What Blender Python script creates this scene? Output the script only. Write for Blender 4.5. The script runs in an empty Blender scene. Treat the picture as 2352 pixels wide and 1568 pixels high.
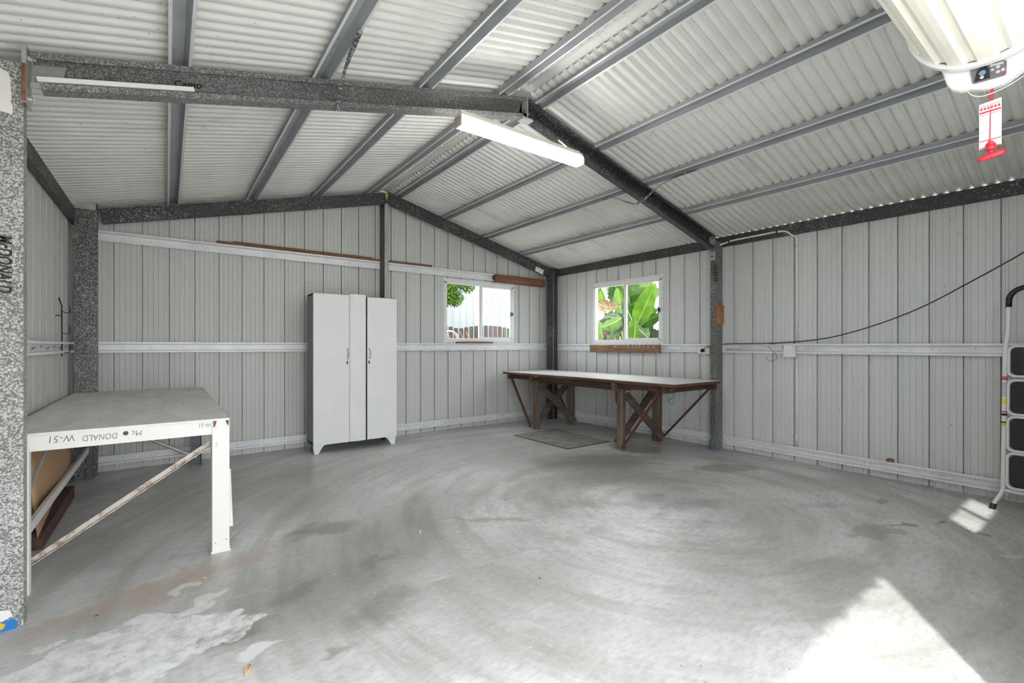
import bpy, bmesh, math, random
from mathutils import Vector, Matrix
random.seed(7)
PI = math.pi
COL = bpy.context.scene.collection

# ------------------------------------------------------------------ materials
class NT:
    def __init__(s, name):
        s.m = bpy.data.materials.new(name); s.m.use_nodes = True
        s.t = s.m.node_tree; s.n = s.t.nodes; s.l = s.t.links
        s.b = s.n['Principled BSDF']; s.co = None
    def coord(s):
        if s.co is None: s.co = s.n.new('ShaderNodeTexCoord').outputs['Object']
        return s.co
    def link(s, a, b):
        s.l.new(a, b); return b
    def setv(s, sock, v):
        if hasattr(v, 'is_output') or isinstance(v, bpy.types.NodeSocket): s.l.new(v, sock)
        else: sock.default_value = v
    def mapping(s, scale=(1,1,1), rot=(0,0,0), loc=(0,0,0), vec=None):
        n = s.n.new('ShaderNodeMapping'); s.l.new(vec or s.coord(), n.inputs[0])
        n.inputs[1].default_value = loc; n.inputs[2].default_value = rot; n.inputs[3].default_value = scale
        return n.outputs[0]
    def noise(s, scale, detail=3, rough=.55, vec=None, dist=0):
        n = s.n.new('ShaderNodeTexNoise'); s.l.new(vec or s.coord(), n.inputs['Vector'])
        n.inputs['Scale'].default_value = scale; n.inputs['Detail'].default_value = detail
        n.inputs['Roughness'].default_value = rough; n.inputs['Distortion'].default_value = dist
        return n.outputs[0]
    def noisecol(s, scale, vec=None):
        n = s.n.new('ShaderNodeTexNoise'); s.l.new(vec or s.coord(), n.inputs['Vector'])
        n.inputs['Scale'].default_value = scale; n.inputs['Detail'].default_value = 3
        return n.outputs[1]
    def voronoi(s, scale, vec=None, out='Color', feature='F1'):
        n = s.n.new('ShaderNodeTexVoronoi'); s.l.new(vec or s.coord(), n.inputs['Vector'])
        n.inputs['Scale'].default_value = scale; n.feature = feature
        return n.outputs[out]
    def voro2(s, scale):
        n = s.n.new('ShaderNodeTexVoronoi'); s.l.new(s.coord(), n.inputs['Vector']); n.inputs['Scale'].default_value = scale
        return n.outputs['Distance'], s.sep(n.outputs['Color'])
    def math(s, op, a, b=0.0, c=None):
        n = s.n.new('ShaderNodeMath'); n.operation = op
        s.setv(n.inputs[0], a); s.setv(n.inputs[1], b)
        if c is not None: s.setv(n.inputs[2], c)
        return n.outputs[0]
    def step(s, v, a, b, lo=0.0, hi=1.0):
        n = s.n.new('ShaderNodeMapRange'); n.interpolation_type = 'SMOOTHSTEP'
        s.setv(n.inputs[0], v)
        for i, x in enumerate((a, b, lo, hi)): n.inputs[i+1].default_value = x
        return n.outputs[0]
    def mix(s, f, a, b, mode='MIX'):
        n = s.n.new('ShaderNodeMix'); n.data_type = 'RGBA'; n.blend_type = mode
        s.setv(n.inputs[0], f)
        for i, v in ((6, a), (7, b)):
            if isinstance(v, tuple): v = tuple(v)+(1,) if len(v) == 3 else v
            s.setv(n.inputs[i], v)
        return n.outputs[2]
    def sep(s, v):
        n = s.n.new('ShaderNodeSeparateXYZ'); s.l.new(v, n.inputs[0]); return n.outputs
    def bump(s, h, strength=.3, dist=.01):
        n = s.n.new('ShaderNodeBump'); s.l.new(h, n.inputs['Height'])
        n.inputs['Strength'].default_value = strength; n.inputs['Distance'].default_value = dist
        s.l.new(n.outputs[0], s.b.inputs['Normal'])
    def fin(s, col=None, rough=None, metal=None, spec=None):
        if col is not None:
            if isinstance(col, tuple) and len(col) == 3: col = col+(1,)
            s.setv(s.b.inputs['Base Color'], col)
        if rough is not None: s.setv(s.b.inputs['Roughness'], rough)
        if metal is not None: s.setv(s.b.inputs['Metallic'], metal)
        if spec is not None: s.b.inputs['Specular IOR Level'].default_value = spec
        return s.m

def plain(name, col, rough=.6, metal=0, var=.12, scale=12, spec=.5):
    t = NT(name)
    n = t.noise(scale, 4)
    c = t.mix(t.step(n, .3, .7), tuple(x*(1-var) for x in col), tuple(min(1, x*(1+var)) for x in col))
    return t.fin(c, rough, metal, spec)

def galv(name, dark, light, lo=.52, hi=.62, scale=55, metal=.35, rough=.5):
    t = NT(name)
    a = t.noise(scale, 3, .6, dist=.6)
    v = t.voronoi(scale*.9)
    sx = t.sep(v)
    a2 = t.math('ADD', t.math('MULTIPLY', a, .75), t.math('MULTIPLY', sx[0], .25))
    big = t.noise(2.2, 3)
    a3 = t.math('ADD', a2, t.math('MULTIPLY', t.math('SUBTRACT', big, .5), .22))
    c = t.mix(t.step(a3, lo, hi), tuple(dark), tuple(light))
    return t.fin(c, rough, metal)

def sheetmat(name, col, speck=.25, streak=(1,1,.05)):
    t = NT(name)
    n = t.noise(3.0, 4, vec=t.mapping(streak))
    c = t.mix(t.step(n, .3, .75), tuple(x*.93 for x in col), tuple(col))
    fine = t.noise(60, 2)
    c = t.mix(t.step(fine, .66, .72, 0, speck*.4), c, tuple(x*.6 for x in col))
    v = t.voronoi(9, out='Distance')
    region = t.noise(1.1, 2)
    m = t.math('MULTIPLY', t.step(v, .10, .05), t.step(region, .45, .6))
    c = t.mix(t.math('MULTIPLY', m, speck), c, (.12,.11,.09))
    return t.fin(c, .5, .0, .4)

def roofmat(name, col):
    t = NT(name)
    n = t.noise(2.2, 4, vec=t.mapping((1,.35,1)))
    c = t.mix(t.step(n, .3, .7), tuple(x*.88 for x in col), tuple(col))
    # brown damp stains towards the rear left, and mildew specks
    st = t.noise(1.4, 4, vec=t.mapping((.6,2.5,1), loc=(3.1,.4,0)))
    c = t.mix(t.step(st, .58, .74, 0, .35), c, (.40,.33,.26))
    region = t.step(t.noise(1.7, 3), .42, .62)
    v = t.voronoi(26, vec=t.mapping((1,1,1)), out='Distance')
    sz = t.noise(18, 2)
    sp = t.math('MULTIPLY', t.step(t.math('ADD', v, t.math('MULTIPLY', sz, .25)), .27, .20), region)
    c = t.mix(t.math('MULTIPLY', sp, .55), c, (.16,.16,.13))
    return t.fin(c, .55, 0, .35)

def wood(name, c1, c2, axis=1, scale=1.0, rough=.75):
    t = NT(name)
    sc = [22*scale]*3; sc[axis] = 1.6*scale
    n = t.noise(1, 6, .65, vec=t.mapping(tuple(sc)), dist=.4)
    g = t.noise(5, 3)
    c = t.mix(t.step(n, .35, .65), tuple(c1), tuple(c2))
    c = t.mix(t.step(g, .5, .75, 0, .45), c, tuple(x*.5 for x in c1))
    t.bump(n, .35, .004)
    return t.fin(c, rough)

def paintedwear(name, paint, under, lo=.62, hi=.70, scale=14, rough=.5):
    t = NT(name)
    n = t.noise(scale, 5, .65)
    c = t.mix(t.step(n, lo, hi), tuple(paint), tuple(under))
    return t.fin(c, rough)

def emis(name, col, s):
    t = NT(name); t.b.inputs['Base Color'].default_value = col+(1,)
    t.b.inputs['Emission Color'].default_value = col+(1,); t.b.inputs['Emission Strength'].default_value = s
    return t.m

def floormat():
    t = NT('concrete_floor')
    P = t.coord()
    warp = t.noisecol(1.3)
    vm = t.n.new('ShaderNodeVectorMath'); vm.operation = 'MULTIPLY_ADD'
    sb = t.n.new('ShaderNodeVectorMath'); sb.operation = 'SUBTRACT'; t.l.new(warp, sb.inputs[0]); sb.inputs[1].default_value = (.5,.5,.5)
    t.l.new(sb.outputs[0], vm.inputs[0]); vm.inputs[1].default_value = (.9,.9,0); t.l.new(P, vm.inputs[2])
    PW = vm.outputs[0]
    warp2 = t.noisecol(7)
    sb2 = t.n.new('ShaderNodeVectorMath'); sb2.operation = 'SUBTRACT'; t.l.new(warp2, sb2.inputs[0]); sb2.inputs[1].default_value = (.5,.5,.5)
    vm2 = t.n.new('ShaderNodeVectorMath'); vm2.operation = 'MULTIPLY_ADD'
    t.l.new(sb2.outputs[0], vm2.inputs[0]); vm2.inputs[1].default_value = (.28,.28,0); t.l.new(P, vm2.inputs[2])
    PB = vm2.outputs[0]
    big = t.noise(.8, 4, .6, vec=PW)
    c = t.mix(t.step(big, .3, .7), (.475,.475,.46), (.78,.78,.785))
    # trowel arcs: noise stretched along circles around two centres
    def arcs(cx, cy, k):
        s = t.sep(P)
        dx = t.math('SUBTRACT', s[0], cx); dy = t.math('SUBTRACT', s[1], cy)
        r = t.math('SQRT', t.math('ADD', t.math('MULTIPLY', dx, dx), t.math('MULTIPLY', dy, dy)))
        a = t.math('ARCTAN2', dy, dx)
        cb = t.n.new('ShaderNodeCombineXYZ'); t.l.new(t.math('MULTIPLY', r, 5.0), cb.inputs[0]); t.l.new(t.math('MULTIPLY', a, 1.4), cb.inputs[1]); cb.inputs[2].default_value = k
        return t.noise(1.0, 4, .68, vec=cb.outputs[0])
    a1 = arcs(3.2, 2.2, 1.0); a2 = arcs(.2, 6.2, 4.0)
    c = t.mix(t.step(a1, .42, .66, 0, .62), c, (.34,.34,.31))
    c = t.mix(t.step(a2, .50, .75, 0, .45), c, (.66,.655,.64))
    fine = t.noise(16, 4, .7, vec=t.mapping((1,2.6,1), rot=(0,0,-.35)))
    c = t.mix(t.step(fine, .42, .68, 0, .42), c, (.33,.325,.295))
    fine2 = t.noise(26, 3, .7)
    c = t.mix(t.step(fine2, .50, .70, 0, .22), c, (.76,.755,.745))
    # blotches where the photograph shows stains: cx, cy, rx, ry, rotation, colour, opacity, softness
    def blob(c, cx, cy, rx, ry, rot, col, op, soft=.6, vec=None):
        n = t.n.new('ShaderNodeMapping'); n.vector_type = 'TEXTURE'; t.l.new(vec or PB, n.inputs[0])
        n.inputs[1].default_value = (cx,cy,0); n.inputs[2].default_value = (0,0,rot); n.inputs[3].default_value = (rx,ry,1)
        q = t.n.new('ShaderNodeVectorMath'); q.operation = 'LENGTH'; t.l.new(n.outputs[0], q.inputs[0])
        return t.mix(t.step(q.outputs['Value'], math.sqrt(1+soft), math.sqrt(max(.02,1-soft)), 0, op), c, col)
    O = (.15,.15,.12); G = (.24,.235,.21); Wt = (.80,.80,.80); Br = (.42,.33,.25); V = (.27,.27,.32)
    for a in [(.85,3.28,.22,.13,-.2,O,.55,.7), (.85,2.15,.18,.13,.3,O,.42,.8), (1.0,2.62,.14,.05,.4,O,.35,.7), (.55,2.55,.2,.08,.4,O,.35,.8), (.55,1.95,.06,.05,0,O,.5,.7), (4.35,.62,.05,.025,-.3,O,.6,.5), (4.1,1.45,.22,.05,-.6,V,.4,.8), (2.6,2.6,.25,.1,-.6,O,.3,.9), (3.05,1.75,.4,.12,-.7,V,.25,.9), (3.18,2.36,.12,.12,.4,V,.55,.7), (3.3,2.1,.55,.10,-.5,V,.30,.9),
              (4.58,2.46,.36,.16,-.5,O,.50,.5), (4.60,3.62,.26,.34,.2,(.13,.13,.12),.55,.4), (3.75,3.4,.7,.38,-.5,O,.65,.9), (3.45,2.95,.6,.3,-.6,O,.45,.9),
              (3.80,1.02,.24,.09,-.5,O,.40,.35), (.20,2.33,.18,.07,.3,O,.5,.8), (1.85,2.76,.34,.04,-.6,(.3,.3,.27),.6,.6), (.9,2.7,.9,.35,.25,O,.42,.9),
              (1.3,2.9,.5,.5,.3,O,.20,.9), (4.1,.95,.14,.03,-.6,O,.6,.5), (4.35,.8,.06,.03,-.3,O,.7,.5), (4.62,1.2,.1,.04,0,O,.6,.6), (2.75,1.35,.7,.45,.2,O,.30,.9), (.75,2.35,.6,.35,.2,O,.32,.9), (1.6,3.3,.8,.35,.3,O,.3,.9),
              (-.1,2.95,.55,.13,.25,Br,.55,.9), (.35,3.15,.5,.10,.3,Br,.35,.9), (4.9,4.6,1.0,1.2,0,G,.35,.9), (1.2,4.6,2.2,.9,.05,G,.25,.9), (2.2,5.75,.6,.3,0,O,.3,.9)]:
        c = blob(c, *a)
    # white efflorescence in the near left corner
    eff = t.noise(3.2, 4, .6)
    s = t.sep(t.mapping((1,1,1), loc=(.22,-2.42,0), vec=PB))
    u = t.math('DIVIDE', t.math('ADD', t.math('MULTIPLY', s[0], .95), t.math('MULTIPLY', s[1], .2)), .50)
    v = t.math('DIVIDE', t.math('SUBTRACT', t.math('MULTIPLY', s[1], .95), t.math('MULTIPLY', s[0], .15)), .27)
    rr = t.math('ADD', t.math('MULTIPLY', u, u), t.math('MULTIPLY', v, v))
    rr = t.math('ADD', rr, t.math('MULTIPLY', t.math('SUBTRACT', eff, .5), 2.6))
    ep = t.noise(11, 4, .75); c = t.mix(t.math('MULTIPLY', t.step(rr, 1.03, .90), t.step(ep, .32, .62, .15, .85)), c, (.88,.88,.89))
    c = blob(c, .30, 2.13, .11, .05, .3, Wt, .8, .3)
    c = blob(c, .17, 2.72, .13, .04, .5, Wt, .6, .25)
    c = blob(c, .08, 2.95, .06, .03, .5, Wt, .6, .25)
    c = blob(c, 4.05, .42, .10, .03, -.4, Wt, .6, .4)
    # paint flecks and grit
    vd, vc = t.voro2(5.2)
    c = t.mix(t.math('MULTIPLY', t.step(vd, .045, .03), t.step(vc[0], .55, .6)), c, (.85,.84,.82))
    c = t.mix(t.math('MULTIPLY', t.step(vd, .06, .03), t.step(vc[1], .75, .8)), c, (.12,.10,.08))
    v2, v2c = t.voro2(19); c = t.mix(t.math('MULTIPLY', t.step(v2, .10, .06, 0, .7), t.step(v2c[1], .86, .9)), c, (.16,.14,.11)); c = t.mix(t.math('MULTIPLY', t.step(v2, .10, .06, 0, .7), t.step(v2c[0], .86, .9)), c, (.88,.88,.86))
    rg = t.step(big, .3, .7, .34, .48)
    return t.fin(c, rg, 0, .55)

M = dict(
    floor=floormat(),
    wallA=sheetmat('grey_green_steel_sheet', (.615,.62,.60), .45),
    wallB=sheetmat('grey_green_steel_sheet_side', (.68,.69,.675), .45),
    roof=roofmat('pale_corrugated_steel', (.76,.76,.72)),
    spangle=galv('spangled_galvanised_steel', (.05,.05,.053), (.38,.38,.38), .58, .70, 105),
    spangleR=galv('spangled_dark_rafter', (.12,.122,.12), (.42,.43,.42), .46, .70, 200, .2),
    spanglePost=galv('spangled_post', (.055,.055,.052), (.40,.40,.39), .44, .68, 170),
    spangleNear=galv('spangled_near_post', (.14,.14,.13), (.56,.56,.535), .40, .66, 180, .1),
    darksteel=plain('dark_blue_grey_steel', (.085,.09,.10), .45, .4),
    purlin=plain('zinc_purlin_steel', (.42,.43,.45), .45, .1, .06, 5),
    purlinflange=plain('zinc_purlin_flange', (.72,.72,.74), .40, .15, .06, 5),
    girt=plain('zinc_girt_steel', (.80,.80,.82), .40, .05, .06, 6),
    plate=plain('zinc_plate', (.42,.42,.41), .45, .3),
    rust=plain('rusty_steel', (.22,.10,.05), .85, 0, .4, 30),
    white=plain('white_paint', (.80,.80,.80), .35, 0, .02),
    wardrobe=plain('white_painted_ply', (.79,.79,.79), .45, 0, .015, 4),
    wardside=plain('shaded_ply_side', (.27,.27,.27), .6, 0, .08, 6),  # darker than the white doors: shade of the wardrobe side put into its colour
    black=plain('black_plastic', (.012,.012,.013), .35),
    blackrub=plain('black_grip', (.03,.03,.032), .75, 0, .15, 60),
    darklip=plain('dull_lip_steel', (.20,.205,.21), .4, .3, .15, 20),
    handle=plain('dull_brass_cream_handle', (.42,.38,.29), .4),
    cream=plain('cream_plastic', (.78,.76,.68), .4, 0, .02),
    curtain=plain('cream_door_curtain', (.86,.84,.74), .32, 0, .02),
    brown=wood('dark_red_brown_timber', (.16,.065,.035), (.26,.12,.07), 0),
    board=wood('tan_brown_timber', (.19,.10,.055), (.33,.19,.11), 1),
    orange=wood('orange_timber', (.42,.16,.05), (.52,.23,.09), 2),
    leg=wood('weathered_grey_brown_timber', (.085,.058,.042), (.19,.14,.108), 2),
    brace=wood('weathered_brown_brace', (.075,.048,.035), (.165,.115,.085), 0),
    rail=wood('dark_bench_rail', (.045,.022,.014), (.10,.052,.036), 1),
    rustbar=wood('rust_red_bar', (.085,.03,.018), (.15,.058,.036), 2),
    benchtop=paintedwear('worn_white_bench_paint', (.74,.72,.70), (.38,.32,.28), .60, .72, 7),
    benchedge=wood('red_brown_bench_edge', (.06,.024,.015), (.16,.075,.05), 1),
    tabletop=None,
    tablewhite=paintedwear('white_table_frame_paint', (.78,.77,.74), (.45,.38,.30), .71, .76, 20),
    tablerust=paintedwear('worn_rusty_angle', (.56,.51,.46), (.33,.22,.16), .48, .62, 30),
    card=plain('brown_card_sheet', (.55,.34,.18), .8, 0, .05, 3),
    glass=None,
    leafo=plain('dry_orange_leaf', (.75,.42,.18), .7, 0, .2, 40),
    red=plain('red_plastic', (.75,.03,.05), .35),
    marker=plain('black_marker_ink', (.03,.02,.02), .7),
    pencil=plain('grey_pencil', (.22,.22,.22), .7),
    blue=plain('blue_paint', (.02,.20,.55), .6),
    yellow=plain('yellow_paint', (.65,.50,.05), .6),
    creampaper=paintedwear('peeling_cream_paper', (.82,.79,.72), (.55,.42,.28), .66, .70, 25, .8),
    cable=plain('black_cable', (.02,.02,.02), .5),
    wire=plain('grey_wire', (.22,.22,.23), .5, .4),
    conduit=plain('white_conduit', (.86,.86,.83), .4, 0, .03),
    panelgrey=plain('grey_control_panel', (.16,.155,.17), .3),
    button=plain('pale_button', (.55,.56,.58), .35),
    buttonblue=plain('blue_button', (.16,.30,.50), .35),
    led=emis('red_status_light', (1.0,.08,.05), 4),
    tube=emis('lit_diffuser', (1.0,.985,.95), 14),
    capgrey=plain('tan_end_cap', (.50,.42,.34), .6),
    padtan=plain('dull_floor_plate', (.30,.30,.27), .6, 0, .25, 6),
    plateedge=plain('dark_plate_edge', (.06,.06,.055), .7),
    picket=wood('weathered_grey_picket', (.022,.019,.016), (.065,.056,.043), 2),
    picketred=wood('red_brown_picket', (.038,.018,.013), (.085,.045,.035), 2),
    picketgreen=wood('mossy_picket', (.035,.038,.016), (.078,.085,.042), 2),
    neigh=plain('pale_neighbour_cladding', (.23,.245,.26), .6, 0, .03, 2),
    creamwall=plain('cream_render', (.30,.24,.15), .8),
    greentank=plain('grey_green_post', (.35,.45,.38), .6),
    trunk=plain('banana_trunk', (.055,.04,.025), .9, 0, .4, 10),
    bark=plain('tree_bark', (.12,.09,.06), .9, 0, .3, 10),
    ground=plain('pale_ground', (.62,.61,.58), .9, 0, .1, 1),
    lawn=plain('pale_dry_ground', (.36,.355,.31), .95, 0, .4, 6),
    redlabel=plain('red_label', (.6,.05,.05), .5), yellowlabel=plain('yellow_label', (.8,.72,.05), .5),
    greenwire=plain('green_wire', (.03,.22,.10), .5),
    strap=galv('punched_strap_steel', (.10,.10,.10), (.5,.5,.5), .5, .6, 90),
)
def tabletopmat():
    t = NT('grey_table_board')
    n = t.noise(2, 6, .65, vec=t.mapping((5,1.2,1)))
    c = t.mix(t.step(n, .3, .7), (.70,.68,.64), (.84,.825,.79))
    st = t.noise(3.5, 4)
    c = t.mix(t.step(st, .62, .74, 0, .35), c, (.38,.28,.18))
    v = t.voronoi(3.2, out='Distance')
    c = t.mix(t.step(v, .035, .02, 0, .8), c, (.08,.07,.06))
    return t.fin(c, .7)
M['tabletop'] = tabletopmat()
def glassmat():
    m = bpy.data.materials.new('clear_window_glass'); m.use_nodes = True
    n = m.node_tree.nodes; l = m.node_tree.links; n.clear()
    o = n.new('ShaderNodeOutputMaterial'); tr = n.new('ShaderNodeBsdfTransparent'); gl = n.new('ShaderNodeBsdfGlossy')
    fr = n.new('ShaderNodeMath'); lw = n.new('ShaderNodeLayerWeight'); fr.operation = 'MULTIPLY_ADD'; pw = n.new('ShaderNodeMath'); pw.operation = 'POWER'; pw.inputs[1].default_value = 5; l.new(lw.outputs['Facing'], pw.inputs[0]); l.new(pw.outputs[0], fr.inputs[0]); fr.inputs[1].default_value = .25; fr.inputs[2].default_value = .006; mx = n.new('ShaderNodeMixShader')
    tr.inputs[0].default_value = (.97,.98,.98,1); gl.inputs['Roughness'].default_value = .02
    l.new(fr.outputs[0], mx.inputs[0]); l.new(tr.outputs[0], mx.inputs[1]); l.new(gl.outputs[0], mx.inputs[2]); l.new(mx.outputs[0], o.inputs[0])
    return m
M['glass'] = glassmat()
def leafmat(name, c1, c2, c3=None, rough=.45, trans=.35):
    t = NT(name)
    n = t.noise(6, 4)
    c = t.mix(t.step(n, .35, .65), tuple(c1), tuple(c2))
    if c3: c = t.mix(t.step(t.noise(9, 4, vec=t.mapping((1,3,1))), .45, .6), c, tuple(c3))
    t.fin(c, rough)
    # leaf blades let light through
    tl = t.n.new('ShaderNodeBsdfTranslucent'); t.l.new(c, tl.inputs[0])
    mx = t.n.new('ShaderNodeMixShader'); mx.inputs[0].default_value = trans
    out = t.n['Material Output']
    t.l.new(t.b.outputs[0], mx.inputs[1]); t.l.new(tl.outputs[0], mx.inputs[2]); t.l.new(mx.outputs[0], out.inputs[0])
    return t.m
M['leafA'] = leafmat('bright_banana_leaf', (.04,.11,.004), (.095,.195,.010))
M['leafB'] = leafmat('deep_banana_leaf', (.009,.035,.003), (.03,.085,.007))
M['leafC'] = leafmat('dying_banana_leaf', (.11,.09,.02), (.15,.075,.022), (.24,.15,.07))
M['leafD'] = leafmat('pale_banana_leaf', (.05,.10,.02), (.10,.155,.05))
M['midrib'] = plain('pale_midrib', (.25,.33,.08), .5)
M['shrub'] = leafmat('feathery_tree_leaf', (.025,.09,.003), (.10,.20,.008))

# ------------------------------------------------------------------ geometry
class MB:
    def __init__(s): s.v = []; s.f = []; s.mi = []
    def add(s, vs, fs, mi=0):
        o = len(s.v); s.v += [tuple(v) for v in vs]
        for f in fs: s.f.append([i+o for i in f]); s.mi.append(mi)
    def box(s, lo, hi, mi=0, mat=None):
        x0,y0,z0 = lo; x1,y1,z1 = hi
        vs = [(x0,y0,z0),(x1,y0,z0),(x1,y1,z0),(x0,y1,z0),(x0,y0,z1),(x1,y0,z1),(x1,y1,z1),(x0,y1,z1)]
        if mat: vs = [mat @ Vector(v) for v in vs]
        s.add(vs, [(3,2,1,0),(4,5,6,7),(0,1,5,4),(1,2,6,5),(2,3,7,6),(3,0,4,7)], mi)
    def ext(s, prof, p0, p1, a, b, mi=0, cap=True):
        """closed outline prof in (a,b) swept from p0 to p1"""
        p0, p1, a, b = Vector(p0), Vector(p1), Vector(a), Vector(b)
        n = len(prof)
        if (p1-p0).dot(a.cross(b)) < 0: prof = list(reversed(prof))
        area = sum(prof[i][0]*prof[(i+1)%n][1]-prof[(i+1)%n][0]*prof[i][1] for i in range(n))
        vs = [p0+a*x+b*y for x,y in prof]+[p1+a*x+b*y for x,y in prof]
        fs = [(i,(i+1)%n,(i+1)%n+n,i+n) for i in range(n)]
        if cap: fs += [tuple(range(n))[::-1], tuple(range(n,2*n))]
        if ((p1-p0).dot(a.cross(b)) > 0) != (area > 0): fs = [f[::-1] for f in fs]
        s.add(vs, fs, mi)
    def bar(s, p0, p1, w, h, up=(0,0,1), mi=0):
        """rectangular bar centred on the line p0-p1"""
        p0, p1 = Vector(p0), Vector(p1); d = (p1-p0).normalized(); up = Vector(up)
        a = d.cross(up).normalized(); b = a.cross(d).normalized()
        s.ext([(-w/2,-h/2),(w/2,-h/2),(w/2,h/2),(-w/2,h/2)], p0, p1, a, b, mi)
    def tube(s, pts, r, seg=8, mi=0, closed=False, rads=None):
        pts = [Vector(p) for p in pts]; n = len(pts); rings = []
        prev = None
        for i, p in enumerate(pts):
            if closed: d = pts[(i+1)%n]-pts[i-1]
            else: d = pts[min(i+1,n-1)]-pts[max(i-1,0)]
            d = d.normalized()
            if prev is None: a = d.orthogonal().normalized()
            else: a = (prev-d*prev.dot(d)).normalized()
            prev = a; b = d.cross(a)
            rr = rads[i] if rads else r
            rings.append([p+(a*math.cos(k*2*PI/seg)+b*math.sin(k*2*PI/seg))*rr for k in range(seg)])
        vs = [v for R in rings for v in R]; fs = []
        m = n if closed else n-1
        for i in range(m):
            j = (i+1) % n
            for k in range(seg): fs.append((i*seg+k, i*seg+(k+1)%seg, j*seg+(k+1)%seg, j*seg+k))
        if not closed: fs += [tuple(range(seg))[::-1], tuple(range((n-1)*seg, n*seg))]
        s.add(vs, fs, mi)
    def cyl(s, p0, p1, r, seg=16, mi=0, r1=None): s.tube([p0, p1], r, seg, mi, rads=[r, r1 if r1 is not None else r])
    def build(s, name, mats, parent=None, smooth=False, bevel=0):
        me = bpy.data.meshes.new(name); me.from_pydata(s.v, [], s.f)
        if not isinstance(mats, (list, tuple)): mats = [mats]
        for m in mats: me.materials.append(M[m] if isinstance(m, str) else m)
        for p, i in zip(me.polygons, s.mi): p.material_index = i; p.use_smooth = smooth
        me.update()
        o = bpy.data.objects.new(name, me); COL.objects.link(o)
        if parent:
            o.parent = parent; o.matrix_parent_inverse = Matrix.Translation(parent.location).inverted()
        if bevel:
            b = o.modifiers.new('edge', 'BEVEL'); b.width = bevel; b.segments = 2; b.limit_method = 'ANGLE'
        return o

def outline(pl, t):
    """open polyline -> closed outline of thickness t"""
    n = len(pl); L = []
    for i in range(n):
        def nrm(a, b):
            d = Vector((b[0]-a[0], b[1]-a[1])); d.normalize(); return Vector((-d.y, d.x))
        if i == 0: m = nrm(pl[0], pl[1]); k = 1
        elif i == n-1: m = nrm(pl[-2], pl[-1]); k = 1
        else:
            a = nrm(pl[i-1], pl[i]); b = nrm(pl[i], pl[i+1]); m = (a+b).normalized(); k = 1/max(.4, m.dot(a))
        L.append((pl[i][0]+m.x*t*k, pl[i][1]+m.y*t*k))
    return list(pl)+L[::-1]
def csec(D, B, lip=.018, t=.0025):
    return outline([(-D/2+lip,B),(-D/2,B),(-D/2,0),(D/2,0),(D/2,B),(D/2-lip,B)], -t)
def hat(W=.107, crown=.056, d=.05, br=.019, t=.0018):
    return outline([(-W/2,.004),(-W/2,0),(-W/2+br,0),(-crown/2,d),(crown/2,d),(W/2-br,0),(W/2,0),(W/2,.004)], t)

def empty(name, loc, label, cat, group=None):
    o = bpy.data.objects.new(name, None); COL.objects.link(o); o.location = loc; o.empty_display_size = .1
    return tag(o, label, cat, group)
def tag(o, label=None, cat=None, group=None, kind=None):
    if label: o['label'] = label
    if cat: o['category'] = cat
    if group: o['group'] = group
    if kind: o['kind'] = kind
    return o
def text(string, size, org, xd, yd, mat, parent=None, name='handwriting', squash=1.0, shear=0.0):
    cu = bpy.data.curves.new('t', 'FONT'); cu.body = string; cu.size = size; cu.shear = shear; cu.offset = size*.03 if mat == 'marker' else 0; cu.extrude = 0.0004; cu.space_character = 1.05
    to = bpy.data.objects.new('t', cu); COL.objects.link(to)
    dg = bpy.context.evaluated_depsgraph_get(); me = bpy.data.meshes.new_from_object(to.evaluated_get(dg))
    bpy.data.objects.remove(to); me.materials.clear(); me.materials.append(M[mat])
    xd, yd = Vector(xd).normalized(), Vector(yd).normalized(); zd = xd.cross(yd)
    R = Matrix((xd*squash, yd, zd)).transposed().to_4x4()
    me.transform(Matrix.Translation(Vector(org)) @ R)
    o = bpy.data.objects.new(name, me); COL.objects.link(o)
    if parent: o.parent = parent; o.matrix_parent_inverse = Matrix.Translation(parent.location).inverted()
    return o
def arcpts(c, r, a0, a1, n, u=(0,1,0), v=(0,0,1)):
    c, u, v = Vector(c), Vector(u), Vector(v)
    return [c+u*math.cos(a0+(a1-a0)*i/n)*r+v*math.sin(a0+(a1-a0)*i/n)*r for i in range(n+1)]
def smoothpts(pts, n=6):
    pts = [Vector(p) for p in pts]; out = []
    P = [pts[0]*2-pts[1]]+pts+[pts[-1]*2-pts[-2]]
    for i in range(1, len(P)-2):
        a, b, c, d = P[i-1:i+3]
        for k in range(n):
            t = k/n
            out.append(.5*((2*b)+(c-a)*t+(2*a-5*b+4*c-d)*t*t+(3*b-a-3*c+d)*t**3))
    out.append(pts[-1]); return out

# ------------------------------------------------------------------ room constants
XL, XR, YB, YF = -.74, 5.44, 6.10, -.12          # sheet planes: left, right, rear gable, front
XC = 2.355                                        # ridge line
SL = .252
def roofz(x): return 3.34-SL*abs(x-XC)           # valley line of the roof sheets
def raftz(x): return roofz(x)-.06                 # tops of the rafters

# floor and ground
b = MB(); b.box((XL-.03, -.45, -.1), (XR+.03, YB+.03, 0)); tag(b.build('floor', 'floor'), 'grey stained concrete garage slab', 'floor', kind='structure')
b = MB(); b.box((-30,-30,-.3), (36,-.45,-.08)); tag(b.build('ground', 'ground'), 'pale concrete driveway outside', 'ground', kind='structure')
b = MB(); b.box((-30,-.45,-.3), (36,40,-.12)); tag(b.build('ground', 'lawn'), 'pale dry yard around the shed', 'ground', kind='structure')

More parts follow.
